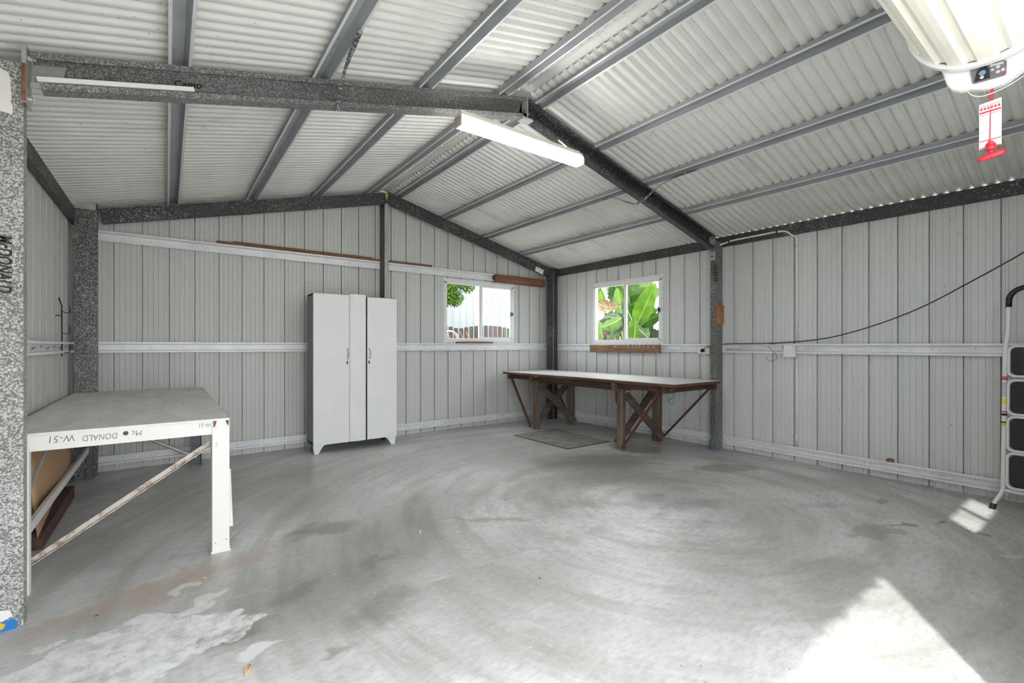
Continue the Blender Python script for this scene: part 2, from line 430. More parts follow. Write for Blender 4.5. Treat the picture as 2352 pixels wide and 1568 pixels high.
# ribbed wall sheets
def wallprofile(s0, s1, ref, pitch):
    br = [s0]; dep = [0.0]; k = math.floor((s0-ref)/pitch)-1
    while ref+k*pitch < s1+pitch:
        c = ref+k*pitch
        for ds, d in ((-.0150,0),(-.0140,.012),(-.0115,.015),(.0085,.015),(.0100,.034),(.0145,.034),(.0155,0),(.052,0),(.055,.0035),(.058,0),(.096,0),(.099,.0035),(.102,0),(.140,0),(.143,.0035),(.146,0),(.186,0),(.189,.0035),(.192,0)):
            s = c+ds
            if s0 < s < s1: br.append(s); dep.append(d)
        k += 1
    br.append(s1); dep.append(0.0); return br, dep
def interp(br, dep, s):
    for i in range(len(br)-1):
        if br[i] <= s <= br[i+1]: return dep[i]+(dep[i+1]-dep[i])*(s-br[i])/max(1e-9, br[i+1]-br[i])
    return 0
def wall(name, s0, s1, ref, pitch, place, ztop, holes, mat, label):
    br, dep = wallprofile(s0, s1, ref, pitch)
    extra = [h[i] for h in holes for i in (0,1)]+([XC] if name in ('wall_back','wall_front') else [])
    for e in extra:
        if s0 < e < s1 and e not in br:
            d = interp(br, dep, e); i = next(i for i, x in enumerate(br) if x > e); br.insert(i, e); dep.insert(i, d)
    b = MB()
    for i in range(len(br)-1):
        m = (br[i]+br[i+1])/2; spans = [(0.0, None)]
        for h in holes:
            if h[0] < m < h[1]: spans = [(0.0, h[2]), (h[3], None)] if h[2] > 0 else [(h[3], None)]
        for z0, z1 in spans:
            za, zb = (z1, z1) if z1 is not None else (ztop(br[i]), ztop(br[i+1]))
            b.add([place(br[i],dep[i],z0), place(br[i+1],dep[i+1],z0), place(br[i+1],dep[i+1],zb), place(br[i],dep[i],za)], [(0,1,2,3)])
    return tag(b.build(name, mat), label, 'wall', kind='structure')
WA = (3.285, 4.60, 1.295, 2.262)      # window in the rear gable wall: x0,x1,z0,z1
WB = (3.81, 5.11, 1.27, 2.235)        # window in the right wall: y0,y1,z0,z1
gt = lambda s: roofz(s)+.016
wall('wall_back', XL, XR, .009, .2235, lambda s,d,z: (s, YB+d, z), gt, [(WA[0]+.03,WA[1]-.03,WA[2]+.03,WA[3]-.03)], 'wallA', 'ribbed grey gable wall sheets with sliding window')
wall('wall_right', YF, YB, .832, .2214, lambda s,d,z: (XR+d, s, z), lambda s: roofz(5.44)-.042, [(WB[0]+.03,WB[1]-.03,WB[2]+.03,WB[3]-.03)], 'wallB', 'ribbed grey side wall sheets with sliding window')
wall('wall_left', YF, YB, .10, .2214, lambda s,d,z: (XL-d, s, z), lambda s: roofz(XL)-.004, [], 'wallA', 'ribbed grey side wall sheets on the left')
wall('wall_front', XL, XR, .1, .2235, lambda s,d,z: (s, YF-d, z), gt, [(-.45,1.925,0,2.15),(3.22,4.11,1.63,2.24)], 'wallA', 'ribbed front wall sheets around the roller door')

# corrugated roof
b = MB(); P = .077; A = .012; seg = 14
ys = [-.45+i*P/seg for i in range(int((6.75)/P*seg)+1)]
zz = [2*A*(.5+.5*math.sin(y/P*2*PI))**2.6 for y in ys]
for sgn in (-1, 1):
    x0 = XC+sgn*.055; x1 = XC+sgn*(3.02+.13 if sgn > 0 else 3.095+.18); xs = [x0+(x1-x0)*i/6 for i in range(7)]
    o = len(b.v)
    for x in xs:
        for y, z in zip(ys, zz): b.v.append((x, y, roofz(x)+z))
    n = len(ys)
    for i in range(6):
        for j in range(n-1):
            f = (o+i*n+j, o+i*n+j+1, o+(i+1)*n+j+1, o+(i+1)*n+j)
            b.f.append(f if sgn > 0 else f[::-1]); b.mi.append(0)
tag(b.build('ceiling', 'roof', smooth=True), 'underside of the pale corrugated steel roof', 'ceiling', kind='structure')
b = MB(); z = 3.34+.02
b.ext([(-.2,-.048),(0,.0),(.2,-.048),(.2,-.046),(0,.002),(-.2,-.046)], (XC,-.45,z), (XC,6.3,z), (1,0,0), (0,0,1))
tag(b.build('trim_1', 'roof'), 'folded ridge capping over the roof sheets', 'ridge cap', kind='structure')

# windows
def window(name, origin, u, n, W, H, split, latch_side, label):
    """u: along the wall, n: towards the room"""
    u, n, z = Vector(u), Vector(n), Vector((0,0,1)); org = Vector(origin)
    def bx(b, a0, a1, z0, z1, d0, d1, mi=0):
        vs = []
        for d in (d0, d1):
            for zz_ in (z0, z1):
                for a in (a0, a1): vs.append(org+u*a+z*zz_+n*d)
        b.add(vs, [(0,1,3,2),(4,6,7,5),(0,4,5,1),(2,3,7,6),(0,2,6,4),(1,5,7,3)], mi)
    root = MB()
    # flange screwed to the sheet with screw heads
    fw = .022
    for a0,a1,z0,z1 in ((0,W,0,fw),(0,W,H-fw,H),(0,fw,fw,H-fw),(W-fw,W,fw,H-fw)): bx(root,a0,a1,z0,z1,.0,.004)
    for i in range(7):
        for zz_ in (fw/2, H-fw/2): a = .06+(W-.12)*i/6; bx(root, a-.003,a+.003,zz_-.003,zz_+.003,.004,.006,1)
        for a in (fw/2, W-fw/2): zz_ = .05+(H-.1)*i/6; bx(root, a-.003,a+.003,zz_-.003,zz_+.003,.004,.006,1)
    r = root.build(name, ['white','marker']); tag(r, label, 'window', kind='structure')
    b = MB(); fo = .022; fi = .058
    for a0,a1,z0,z1 in ((fo,W-fo,fo,fi+.012),(fo,W-fo,H-fi-.02,H-fo),(fo,fi,fi,H-fi),(W-fi,W-fo,fi,H-fi)): bx(b,a0,a1,z0,z1,-.05,.012)
    f = b.build('window_frame', 'white', r, bevel=.002)
    b = MB(); s0 = W*split; bx(b, s0-.022, s0+.004, fi+.01, H-fi-.015, -.035, -.005); bx(b, s0+.006, s0+.034, fi+.01, H-fi-.015, -.02, .008)
    for a0,a1,z0,z1 in ((s0+.034,W-fi,fi+.012,fi+.03),(s0+.034,W-fi,H-fi-.035,H-fi-.02)): bx(b,a0,a1,z0,z1,-.02,.004)
    bx(b, W-fi-.018, W-fi, fi+.012, H-fi-.02, -.02, .004)
    b.build('sliding_sash', 'white', r, bevel=.0015)
    b = MB(); bx(b, fi, s0-.02, fi+.01, H-fi-.018, -.022, -.018); b.build('glass_pane', 'glass', r)
    b = MB(); bx(b, s0+.03, W-fi-.016, fi+.02, H-fi-.03, -.010, -.006); b.build('glass_pane', 'glass', r)
    b = MB(); a = W-fi-.012; bx(b, a-.012,a-.002,H*.44,H*.44+.09,.004,.016); bx(b, a-.004,a+.02,H*.44+.03,H*.44+.055,.01,.03); bx(b, a+.014,a+.03,H*.44+.02,H*.44+.07,.012,.034)
    tag(b.build('latch', 'black', r), 'black window latch')
    return r
window('window_1', (WA[0], YB-.002, WA[2]), (1,0,0), (0,-1,0), WA[1]-WA[0], WA[3]-WA[2], .50, 1, 'white sliding window in the gable wall looking onto a picket fence')
window('window_2', (XR-.002, WB[1], WB[2]), (0,-1,0), (-1,0,0), WB[1]-WB[0], WB[3]-WB[2], .49, 1, 'white sliding window looking onto banana plants')
window('window_3', (3.19, YF+.002, 1.60), (1,0,0), (0,1,0), .95, .67, .50, 1, 'small white window high in the front wall')

# ------------------------------------------------------------------ steel frame
G_POST = 'galvanised steel wall posts'
def post(x0, x1, y0, dep, z1, mat, label, name='steel_post', web='front', flange=1):
    """C-section post: web faces -Y, flanges run back"""
    r = empty(name, ((x0+x1)/2, y0+dep/2, 0), label, 'steel post', G_POST)
    b = MB(); c = ((x0+x1)/2, y0, 0)
    b.ext(csec(x1-x0, dep, .018, .003), c, (c[0], c[1], z1), (1,0,0), (0,1,0))
    b.build('column', mat, r); return r
def plate(b, lo, hi, bolts, axis=0, mi=0, bm=1, r=.011):
    b.box(lo, hi, mi)
# left mid post (near, bright spangle)
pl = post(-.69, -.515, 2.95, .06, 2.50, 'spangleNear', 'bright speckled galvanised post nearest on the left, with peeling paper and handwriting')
b = MB(); b.box((-.507,2.938,2.33), (-.500,3.03,2.585)); b.box((-.515,2.93,2.33),(-.500,2.938,2.585))
b.build('end_plate', 'plate', pl)
b = MB(); b.box((-.5145,2.926,2.335),(-.501,2.9295,2.50)); tag(b.build('rust_streak', 'rust', pl), 'rust along the plate edge')
for z in (2.542, 2.36):
    b = MB(); b.tube([(-.500,2.966,z),(-.486,2.966,z),(-.4855,2.966,z),(-.474,2.966,z)], .0135, 8, rads=[.0135,.0135,.007,.007]); b.build('bolt', 'plate', pl)
b = MB()
for pts in ([(-.70,2.45),(-.588,2.463),(-.560,2.45),(-.552,2.43),(-.548,2.33),(-.575,2.325),(-.70,2.345)], [(-.70,2.345),(-.580,2.325),(-.552,2.33),(-.545,2.31),(-.545,2.268),(-.62,2.28),(-.70,2.29)]):
    b.ext([(x, z) for x, z in pts], (0,2.9468,0), (0,2.9455,0), (1,0,0), (0,0,1))
tag(b.build('peeling_paper', 'creampaper', pl), 'peeling cream paper and tape')
text('McDONALD', .062, (-.590, 2.9467, 1.735), (0,0,-1), (1,0,0), 'marker', pl, 'handwriting', .72, .2)
b = MB(); b.ext([(-.70,.0),(-.533,.0),(-.528,.03),(-.545,.050),(-.57,.042),(-.70,.046)], (0,2.9468,0), (0,2.946,0), (1,0,0), (0,0,1)); tag(b.build('paint_mark', 'blue', pl), 'blue paint splash')
b = MB(); b.ext([(-.70,.01),(-.573,.012),(-.566,.03),(-.58,.04),(-.70,.045)], (0,2.9465,0), (0,2.9452,0), (1,0,0), (0,0,1)); tag(b.build('paint_mark', 'yellow', pl), 'yellow paint splash')
b = MB(); b.ext([(-.70,.045),(-.575,.047),(-.545,.06),(-.552,.085),(-.60,.10),(-.70,.10)], (0,2.9465,0), (0,2.9452,0), (1,0,0), (0,0,1)); tag(b.build('paint_mark', 'white', pl), 'white paint splash')
# rear left post
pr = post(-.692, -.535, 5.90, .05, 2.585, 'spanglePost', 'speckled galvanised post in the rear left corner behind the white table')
b = MB(); b.box((-.692,5.893,2.54),(-.535,5.90,2.60)); b.box((-.542,5.893,2.54),(-.533,5.95,2.60)); b.build('cap_plate', 'plate', pr)
# centre gable post
pc = empty('gable_post', (2.34,5.97,0), 'slim dark gable post rising behind the wardrobe', 'steel post', G_POST)
b = MB(); b.ext(csec(.145, .055, .014, .003), (2.305,5.975,0), (2.305,5.975,3.345-.07), (0,1,0), (1,0,0)); b.build('column', ['darksteel'], pc)
b = MB(); b.box((2.309,5.899,0),(2.36,5.9025,3.27)); tag(b.build('front_flange', 'plate', pc), 'lighter grey front flange')
b = MB(); b.box((2.312,5.897,3.17),(2.357,5.899,3.26)); tag(b.build('paint_mark', 'yellow', pc), 'yellow paint at the top')
# rear right corner post
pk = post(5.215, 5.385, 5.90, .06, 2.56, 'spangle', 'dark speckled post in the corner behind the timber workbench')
b = MB(); b.box((5.285,5.886,0),(5.292,5.90,2.52)); b.build('stiffener', 'plate', pk)
b = MB(); b.box((5.215,5.892,2.50),(5.385,5.90,2.575)); b.build('cap_plate', 'darksteel', pk)
# right mid post
pm = empty('steel_post', (5.31,2.98,0), 'galvanised post on the right wall at the workbench end, with black numbers', 'steel post', G_POST)
b = MB(); b.ext(csec(.15, .06, .016, .003), (5.312,2.95,0), (5.312,2.95,2.50), (1,0,0), (0,1,0)); b.build('column', 'spangleR', pm)
b = MB(); b.box((5.2335,2.952,0),(5.2365,3.012,2.30)); tag(b.build('inner_flange', 'spanglePost', pm), 'lighter speckled inner flange')
for za, zb in ((2.455,2.56),(2.27,2.375)):
    b = MB(); b.box((5.226,2.95,za),(5.233,3.02,zb)); b.build('end_plate', 'plate', pm)
for z in (2.53, 2.315):
    b = MB(); b.cyl((5.226,2.985,z),(5.218,2.985,z),.011,6); b.build('bolt', 'darksteel', pm)
text('1684330', .062, (5.2325, 2.965, 2.235), (0,0,-1), (0,-1,0), 'marker', pm, 'handwriting', 1.0).location = (0,0,0)
b = MB(); b.ext([(2.956,0),(2.995,0),(2.992,.04),(2.975,.055),(2.958,.03)], (5.233,0,0), (5.2322,0,0), (0,1,0), (0,0,1)); tag(b.build('paint_mark', 'blue', pm), 'blue paint at the foot')

# rafters
G_RAF = 'galvanised roof rafters'
def rafter(xa, xb, y, D, B, mat, label, face, extra=None):
    """face -1: lips towards the viewer (web at the back); +1 web in front"""
    za, zb = raftz(xa), raftz(xb)
    d = Vector((xb-xa,0,zb-za)).normalized(); up = Vector((-d.z,0,d.x))
    if up.z < 0: up = -up
    pa = Vector((xa,0,za))-up*(D/2); pb = Vector((xb,0,zb))-up*(D/2)
    r = empty('roof_rafter', ((xa+xb)/2, y, (za+zb)/2), label, 'rafter', G_RAF)
    b = MB()
    if face < 0: pa.y = pb.y = y+B; b.ext(csec(D, B, .026, .003), pa, pb, up, (0,-1,0))
    else: pa.y = pb.y = y; b.ext(csec(D, B, .02, .003), pa, pb, up, (0,1,0))
    b.build('beam', mat, r); return r
D = .155
r1 = rafter(-.495, XC, 2.95, D, .065, 'spangleR', 'speckled rafter crossing the left half of the roof', -1)
r2 = rafter(XC, 5.225, 2.95, D, .065, 'spangle', 'dark rafter sloping down the right half of the roof', -1)
r3 = rafter(-.53, XC-.05, 5.885, .135, .05, 'spangle', 'dark speckled rafter on the left half of the gable wall', 1)
r4 = rafter(XC+.005, 5.215, 5.885, .135, .05, 'spangle', 'dark speckled rafter on the right half of the gable wall', 1)
for r_, ra, rb, m_ in ((r1, -.49, XC-.02, 'plate'), (r2, XC+.02, 5.21, 'darklip')):  # paler lip strips paint in the light that the rafter edges catch
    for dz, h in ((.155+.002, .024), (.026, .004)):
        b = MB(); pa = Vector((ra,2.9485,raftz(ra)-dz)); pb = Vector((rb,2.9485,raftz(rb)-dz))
        b.ext([(0,0),(0,h),(.0015,h),(.0015,0)], pa, pb, (0,1,0), (0,0,1)); b.build('lip_highlight', m_, r_)
# apex plates on the middle frame
b = MB(); b.box((XC-.004,2.935,3.095),(XC+.006,3.01,3.285)); b.build('apex_plate', 'plate', r1)
b = MB(); b.box((XC-.05,2.93,3.09),(XC+.055,3.01,3.105)); b.build('apex_bracket', 'plate', r2)
def onraft(x, dz): return (x, raftz(x)-dz)
# silver gusset and white batten lying in the left rafter
b = MB()
p = [onraft(-.49,.028), onraft(-.38,.028), onraft(-.40,.135), onraft(-.49,.135)]
b.ext(p, (0,3.008,0), (0,3.006,0), (1,0,0), (0,0,1)); b.build('gusset_plate', 'plate', r1)
b = MB()
pa, pb = Vector((-.47,2.955,raftz(-.47)-.115)), Vector((.115,2.955,raftz(.115)-.115))
b.bar(pa, pb, .014, .022, (0,0,1)); o = b.build('timber_strip', 'white'); tag(o, 'thin white painted strip lying along the lip of the left rafter', 'timber strip')
text('Camo', .05, (.03, 3.007, raftz(.02)-.080), (1,0,.26), (0,0,1), 'marker', r1, 'handwriting', 1)
b = MB()
p = [(4.90,2.585-.02),(5.07,2.535-.015),(5.045,2.44),(4.875,2.49)]
b.ext(p, (0,5.884,0), (0,5.882,0), (1,0,0), (0,0,1)); tag(b.build('peeling_paper', 'creampaper', r4), 'cream paper label')
# eave beams
b = MB(); b.ext(csec(.11,.04,.015,.003), (5.392,YF+.01,2.507), (5.392,YB-.01,2.507), (0,0,1), (1,0,0))
tag(b.build('eave_beam', 'spangle'), 'dark speckled beam along the top of the right wall', 'eave beam', 'eave beams')
b = MB(); b.ext(csec(.11,.04,.015,.003), (-.692,YF+.01,2.475), (-.692,YB-.01,2.475), (0,0,1), (-1,0,0))
tag(b.build('eave_beam', 'spangle'), 'dark beam along the top of the left wall', 'eave beam', 'eave beams')

# purlins: hat sections open downwards, running the length of the shed, with screw tips
G_PUR = 'roof purlins'
def purlin(x0, x1, label):
    xc = (x0+x1)/2; sg = 1 if xc > XC else -1
    d = Vector((1,0,-SL*sg)).normalized(); n = Vector((SL*sg,0,1)).normalized()
    W = (x1-x0)*1.03; z = raftz(xc)+.001
    r = empty('roof_purlin', (xc, 3, z), label, 'purlin', G_PUR)
    b = MB(); br = .016
    pf = outline([(-W/2+br,0),(-.030,.056),(.030,.056),(W/2-br,0)], .0015)
    b.ext(pf, (xc,-.3,z), (xc,6.07,z), d, n)
    y = -.2
    while y < 6.0:
        c = Vector((xc,y,z))+d*(.008 if int(y*10)%2 else -.01)
        b.cyl(c+n*.056, c+n*.030, .0028, 5, 1, .001); y += .155
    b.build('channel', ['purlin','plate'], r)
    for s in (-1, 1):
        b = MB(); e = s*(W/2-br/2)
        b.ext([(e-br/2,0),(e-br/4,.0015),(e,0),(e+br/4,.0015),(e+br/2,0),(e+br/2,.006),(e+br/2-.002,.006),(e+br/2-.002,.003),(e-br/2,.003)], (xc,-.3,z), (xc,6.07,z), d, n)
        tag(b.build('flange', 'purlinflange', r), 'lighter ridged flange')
    return r
for x0, x1, l in ((.005,.105,'zinc purlin nearest the left wall, over the white table'),(.70,.82,'zinc purlin second from the left wall, with a twisted strap tied to it'),
                  (1.40,1.51,'zinc purlin third from the left wall, above the wardrobe'),(2.07,2.18,'zinc purlin just left of the ridge'),
                  (2.44,2.54,'zinc purlin just right of the ridge, passing over the lit lamp'),(3.15,3.25,'zinc purlin next but one right of the ridge'),
                  (3.855,3.955,'zinc purlin on the right slope with a bent strap at the rafter'),(4.56,4.66,'zinc purlin nearest the right wall')):
    purlin(x0, x1, l)

# wall girts
G_GIRT = 'horizontal wall girts'
def girt(p0, p1, W, n, label, mat='girt', crown=.056):
    """n: from the room towards the sheet"""
    p0, p1, n = Vector(p0), Vector(p1), Vector(n)
    r = empty('wall_girt', (p0+p1)/2, label, 'wall girt', G_GIRT)
    b = MB(); d = (p1-p0).normalized()
    b.ext(hat(W, crown, .048, .018, .0015), p0, p1, (0,0,1), n)
    L = (p1-p0).length; s = .1; i = 0
    while s < L-.05:
        c = p0+d*s+n*.046+Vector((0,0,.006*((i*7)%3-1)))
        b.cyl(c, c-n*.012, .0035, 5, 1, .0015); s += .223 if i % 3 else .05; i += 1
    b.build('channel', [mat,'marker'], r); return r
girt((XL+.01,6.05,2.333), (4.215,6.05,2.333), .105, (0,1,0), 'upper white girt across the gable wall above the wardrobe')
girt((XL+.01,6.05,1.234), (5.40,6.05,1.234), .107, (0,1,0), 'middle white girt across the gable wall, running behind the wardrobe')
girt((XL+.01,6.05,.118), (5.40,6.05,.118), .088, (0,1,0), 'lowest girt along the foot of the gable wall')
girt((5.39,YF+.02,1.215), (5.39,6.04,1.225), .105, (1,0,0), 'middle girt along the right wall behind the step ladder')
girt((5.39,YF+.02,.118), (5.39,6.04,.118), .10, (1,0,0), 'lowest girt along the foot of the right wall')
girt((-.692,YF+.02,1.235), (-.692,6.04,1.235), .095, (-1,0,0), 'middle girt on the left wall beside the speckled post')
girt((-.692,YF+.02,.118), (-.692,6.04,.118), .088, (-1,0,0), 'lowest girt along the foot of the left wall')

# punched straps
def strap(pts, w, label, twist=.6):
    b = MB(); pts = smoothpts(pts, 6); vs = []; n = len(pts)
    for i, p in enumerate(pts):
        d = (pts[min(i+1,n-1)]-pts[max(i-1,0)]).normalized(); a = d.cross(Vector((0,1,.3))).normalized()
        a = Matrix.Rotation(twist*math.sin(i*.45), 3, d) @ a
        c = d.cross(a)*.0012
        vs += [p-a*w/2-c, p+a*w/2-c, p+a*w/2+c, p-a*w/2+c]
    fs = []
    for i in range(n-1):
        for k in range(4): fs.append((i*4+k, i*4+(k+1)%4, (i+1)*4+(k+1)%4, (i+1)*4+k))
    fs += [(3,2,1,0), (4*n-4,4*n-3,4*n-2,4*n-1)]
    b.add(vs, fs); return tag(b.build('punched_strap', 'strap'), label, 'steel strap', 'twisted punched straps at the rafters')
strap([(.795,2.36,2.866),(.80,2.50,2.845),(.81,2.70,2.80),(.845,2.925,2.76),(.85,2.925,2.735),(.85,2.94,2.705)], .026, 'twisted punched strap from the left rafter up to the second purlin')
strap([(3.90,2.36,2.868),(3.895,2.62,2.862),(3.87,2.80,2.80),(3.83,2.93,2.705),(3.85,3.02,2.705)], .02, 'bent punched strap in front of the right rafter')
strap([(3.85,3.03,2.70),(3.86,3.2,2.78),(3.87,3.36,2.862),(3.87,3.5,2.862)], .016, 'short punched strap behind the right rafter')
b = MB(); b.tube(smoothpts([(.81,5.878,2.93),(.86,5.874,2.885),(.94,5.874,2.862),(1.12,5.874,2.885),(1.31,5.874,2.99),(1.38,5.874,3.035),(1.40,5.874,3.10)]), .0035, 6)
tag(b.build('loose_wire', 'wire'), 'loose grey wire sagging in front of the left gable rafter', 'wire')

# ------------------------------------------------------------------ timber pieces on the walls
def boardbox(name, lo, hi, mat, label, cat='timber board', bevel=.003):
    b = MB(); b.box(lo, hi); return tag(b.build(name, mat, bevel=bevel), label, cat)
boardbox('timber_board', (4.165,6.01,2.262), (5.212,6.0985,2.385), 'brown', 'red brown board in the corner at the end of the upper girt', bevel=.002)
b = MB(); b.ext([(0,0),(.035,0),(.035,.028),(.0,.03)], (.44,6.055,2.387), (3.08,6.055,2.387), (0,1,0), (0,0,1)); b.ext([(0,0),(.02,0),(.02,.012),(.0,.012)], (.60,6.05,2.416), (2.2,6.05,2.416), (0,1,0), (0,0,1))
tag(b.build('timber_batten', 'brown'), 'long thin brown batten lying on the upper girt', 'timber batten')
b = MB(); b.ext([(0,0),(.60,0),(.635,.006),(.64,.02),(.3,.026),(0,.022)], (3.49,6.0,1.2875), (3.49,6.085,1.2875), (1,0,0), (0,0,1)); 
tag(b.build('timber_offcut', 'brown'), 'short rough brown offcut lying under the gable wall window', 'timber offcut')
hb = empty('hook_board', (5.36,4.45,1.2), 'brown board under the right window with a row of white cup hooks', 'hook board')
b = MB(); b.box((5.345,3.815,1.148),(5.3905,5.095,1.262)); b.build('board', 'board', hb, bevel=.003)
def ypx(px):
    u = (px-1176)/1059.26; f, g = math.sin(.6423), math.cos(.6423)
    return 5.34*(g-u*f)/(f+u*g)
for q in (1414.5,1443.5,1454,1462.5,1470,1480.5,1490,1503.5):
    y = ypx(q); b = MB(); b.tube([(5.345,y,1.250),(5.335,y,1.250)]+arcpts((5.333,y,1.237), .012, PI/2, -PI*.75, 10, (-.3,.95,0), (0,0,1)), .0028, 6)
    b.build('cup_hook', 'white', hb, smooth=True)
boardbox('timber_block', (5.255,2.925,1.515), (5.385,2.949,1.732), 'orange', 'orange brown timber block fixed to the right post', 'timber block')

# ------------------------------------------------------------------ wardrobe
w = empty('wardrobe', (1.84,5.8,0), 'tall white painted wardrobe with two doors and a dark gap beside the right door', 'wardrobe')
b = MB(); x0,x1,y0,y1,z0,z1 = 1.345,2.337,5.60,5.892,.105,1.855
b.box((x0,y0,z0),(x0+.018,y1,z1)); b.box((x1-.018,y0,z0),(x1,y1,z1)); b.box((x0,y1-.006,z0),(x1,y1,z1)); b.box((x0,y0,z1-.02),(x1,y1,z1-.002)); b.box((x0,y0,z0),(x1,y1,z0+.02))
b.box((1.93,y0+.03,z0),(1.945,y1,z1-.02))
b.build('cabinet', 'wardside', w, bevel=.002)
b = MB(); b.box((1.338,5.575,z0-.003),(1.744,5.598,z1)); dl = b.build('door', 'wardrobe', w, bevel=.003)
b = MB(); n = 12; pf = [(1.747,.028)]+[(1.747+.195*i/n, -.020*math.sin(PI*i/n)**.7 if 0<i<n else 0) for i in range(n+1)]+[(1.942,.028)]
b.ext([(x, y) for x, y in pf], (0,5.575,z0), (0,5.575,z1+.012), (1,0,0), (0,1,0)); tag(b.build('rounded_pilaster', 'wardrobe', w, smooth=False), 'convex strip between the doors')
b = MB(); b.box((1.962,5.572,z0-.002),(2.340,5.595,z1-.012)); dr = b.build('door', 'wardrobe', w, bevel=.003)
b = MB(); b.box((1.944,5.592,z0),(1.962,5.605,z1-.012)); tag(b.build('gap_shade', 'black', w), 'black strip painting the shade in the gap beside the right door')  # solid black strip stands for the shade inside the gap
for xx, bow, par in ((1.722,.004,dl),(1.985,.014,dr)):
    b = MB(); pts = [(xx+bow*math.sin(PI*i/10), 5.575-.016*math.sin(PI*i/10), 1.218-.128*i/10) for i in range(11)]
    b.tube(pts, .0075, 8); h = b.build('door_handle', 'handle', None, smooth=True)
    h.parent = par; h.data.name = 'door_handle'
    b = MB(); b.ext([(-.009,0),(-.006,.017),(0,.022),(.006,.017),(.009,0),(.005,-.02),(-.005,-.02)], (xx-.002,5.5745,1.048), (xx-.002,5.571,1.048), (1,0,0), (0,0,1)); k = b.build('keyhole', 'black'); k.parent = par
for xa, sg in ((1.345,1),(2.333,-1)):
    b = MB(); b.ext([(0,.105),(sg*.135,.105),(sg*.10,.075),(sg*.075,.03),(sg*.055,0),(sg*.012,0),(0,.06)], (xa,5.60,0), (xa,5.622,0), (1,0,0), (0,0,1)); b.build('foot', 'wardrobe', w)
    b = MB(); b.box((min(xa,xa+sg*.03),5.85,0),(max(xa,xa+sg*.03),5.88,.105)); b.build('foot', 'wardside', w)
b = MB(); b.ext([(-.004,-.008),(.006,.004),(.012,.01),(.004,.008)], (2.02,5.5718,1.60), (2.02,5.5708,1.60), (1,0,0), (0,0,1)); k = b.build('paint_chip', 'black'); k.parent = dr

# ------------------------------------------------------------------ white steel table (left)
t = empty('work_table', (-.18,4.6,0), 'white framed steel table with a grey board top in the rear left corner', 'table')
TX0, TX1, TY0, TY1, TZ = -.69, .305, 3.30, 5.895, .81
b = MB(); b.box((TX0,TY0-.01,TZ-.012),(TX1,5.89,TZ)); b.box((-.53,5.89,TZ-.012),(TX1,TY1,TZ)); b.build('tabletop', 'tabletop', t)
b = MB(); b.ext(csec(.078,.04,.0,.003), (-.553,3.312,.758), (.222,3.312,.758), (0,0,1), (0,1,0)); b.cyl((-.182,3.3095,.768),(-.182,3.3085,.768),.012,16,1)
ap = b.build('front_rail', ['tablewhite','black'], t)
text('W-51', .05, (-.385,3.308,.785), (-1,0,0), (0,0,-1), 'pencil', t, 'handwriting', .85, .1)
text('DONALD', .045, (-.215,3.308,.775), (-1,0,0), (0,0,-1), 'pencil', t, 'handwriting', .72, .1)
text('Mc', .042, (-.11,3.308,.778), (-1,0,0), (0,0,-1), 'pencil', t, 'handwriting', .9, .1)
text('W-51', .03, (.212,3.308,.785), (-1,0,0), (0,0,-1), 'pencil', t, 'handwriting', .85, .1)
b = MB(); b.ext(csec(.07,.04,.0,.003), (-.53,5.88,.76), (.29,5.88,.76), (0,0,1), (0,-1,0)); b.build('rear_rail', 'tablewhite', t)
for xx in (-.60, .285):
    b = MB(); b.ext(csec(.07,.03,.0,.003), (xx,3.34,.76), (xx,5.86,.76), (0,0,1), (1 if xx<0 else -1,0,0)); b.build('side_rail', 'tablewhite', t)
b = MB(); b.ext(csec(.082,.045,.0,.003), (.262,3.30,.012), (.262,3.30,.797), (1,0,0), (0,1,0)); b.box((.212,3.292,.0),(.312,3.36,.012))
lg = b.build('leg', 'tablewhite', t)
for x,z in ((.232,.785),(.292,.78),(.236,.755),(.296,.765),(.24,.66),(.238,.645),(.235,.06),(.29,.07)):
    b = MB(); b.cyl((x,3.2975,z),(x,3.2945,z),.003,6); k = b.build('rivet', 'rust'); k.parent = lg
b = MB(); b.ext([(.222,.797),(.24,.797),(.235,.77),(.224,.755)],(0,3.2972,0),(0,3.2962,0),(1,0,0),(0,0,1)); k = b.build('chipped_paint', 'rust'); k.parent = lg
b = MB(); b.ext([(.285,.795),(.303,.797),(.302,.765),(.292,.775)],(0,3.2972,0),(0,3.2962,0),(1,0,0),(0,0,1))
k = b.build('chipped_paint', 'rust'); k.parent = lg
b = MB(); b.ext(csec(.045,.03,.0,.003), (-.575,3.30,0), (-.575,3.30,.797), (0,1,0), (-1,0,0)); b.box((-.60,3.30,0),(-.553,3.345,.797)); b.build('leg', 'tablewhite', t)
b = MB(); b.ext(csec(.085,.045,.0,.003), (.245,5.86,0), (.245,5.86,.76), (1,0,0), (0,-1,0)); b.build('leg', 'darksteel', t)
b = MB(); b.box((-.60,5.82,0),(-.555,5.88,.76)); b.build('leg', 'darksteel', t)
b = MB(); b.ext([(0,0),(.004,0),(.004,.026),(.03,.026),(.03,.030),(0,.030)], (-.565,3.355,.118), (.222,3.355,.640), Vector((.52,0,-.787)).normalized()*-1, (0,1,0)); tag(b.build('diagonal_brace', 'tablerust', t), 'rusty angle brace across the front')
b = MB(); b.cyl((-.40,5.84,.48),(.245,5.84,.085),.016,10); tag(b.build('diagonal_brace', 'plate', t), 'grey rear brace')
b = MB(); b.ext([(-.028,0),(.028,0),(.028,.02),(.025,.02),(.025,.003),(-.025,.003),(-.025,.02),(-.028,.02)], (-.585,3.33,.27), (-.585,5.82,.275), Vector((0,0,1)), (-1,0,0))
o = b.build('side_brace', 'tablewhite', t)
b = MB(); b.bar((-.58,3.36,.46),(-.58,4.25,.74),.008,.03); b.build('side_brace', 'plate', t)
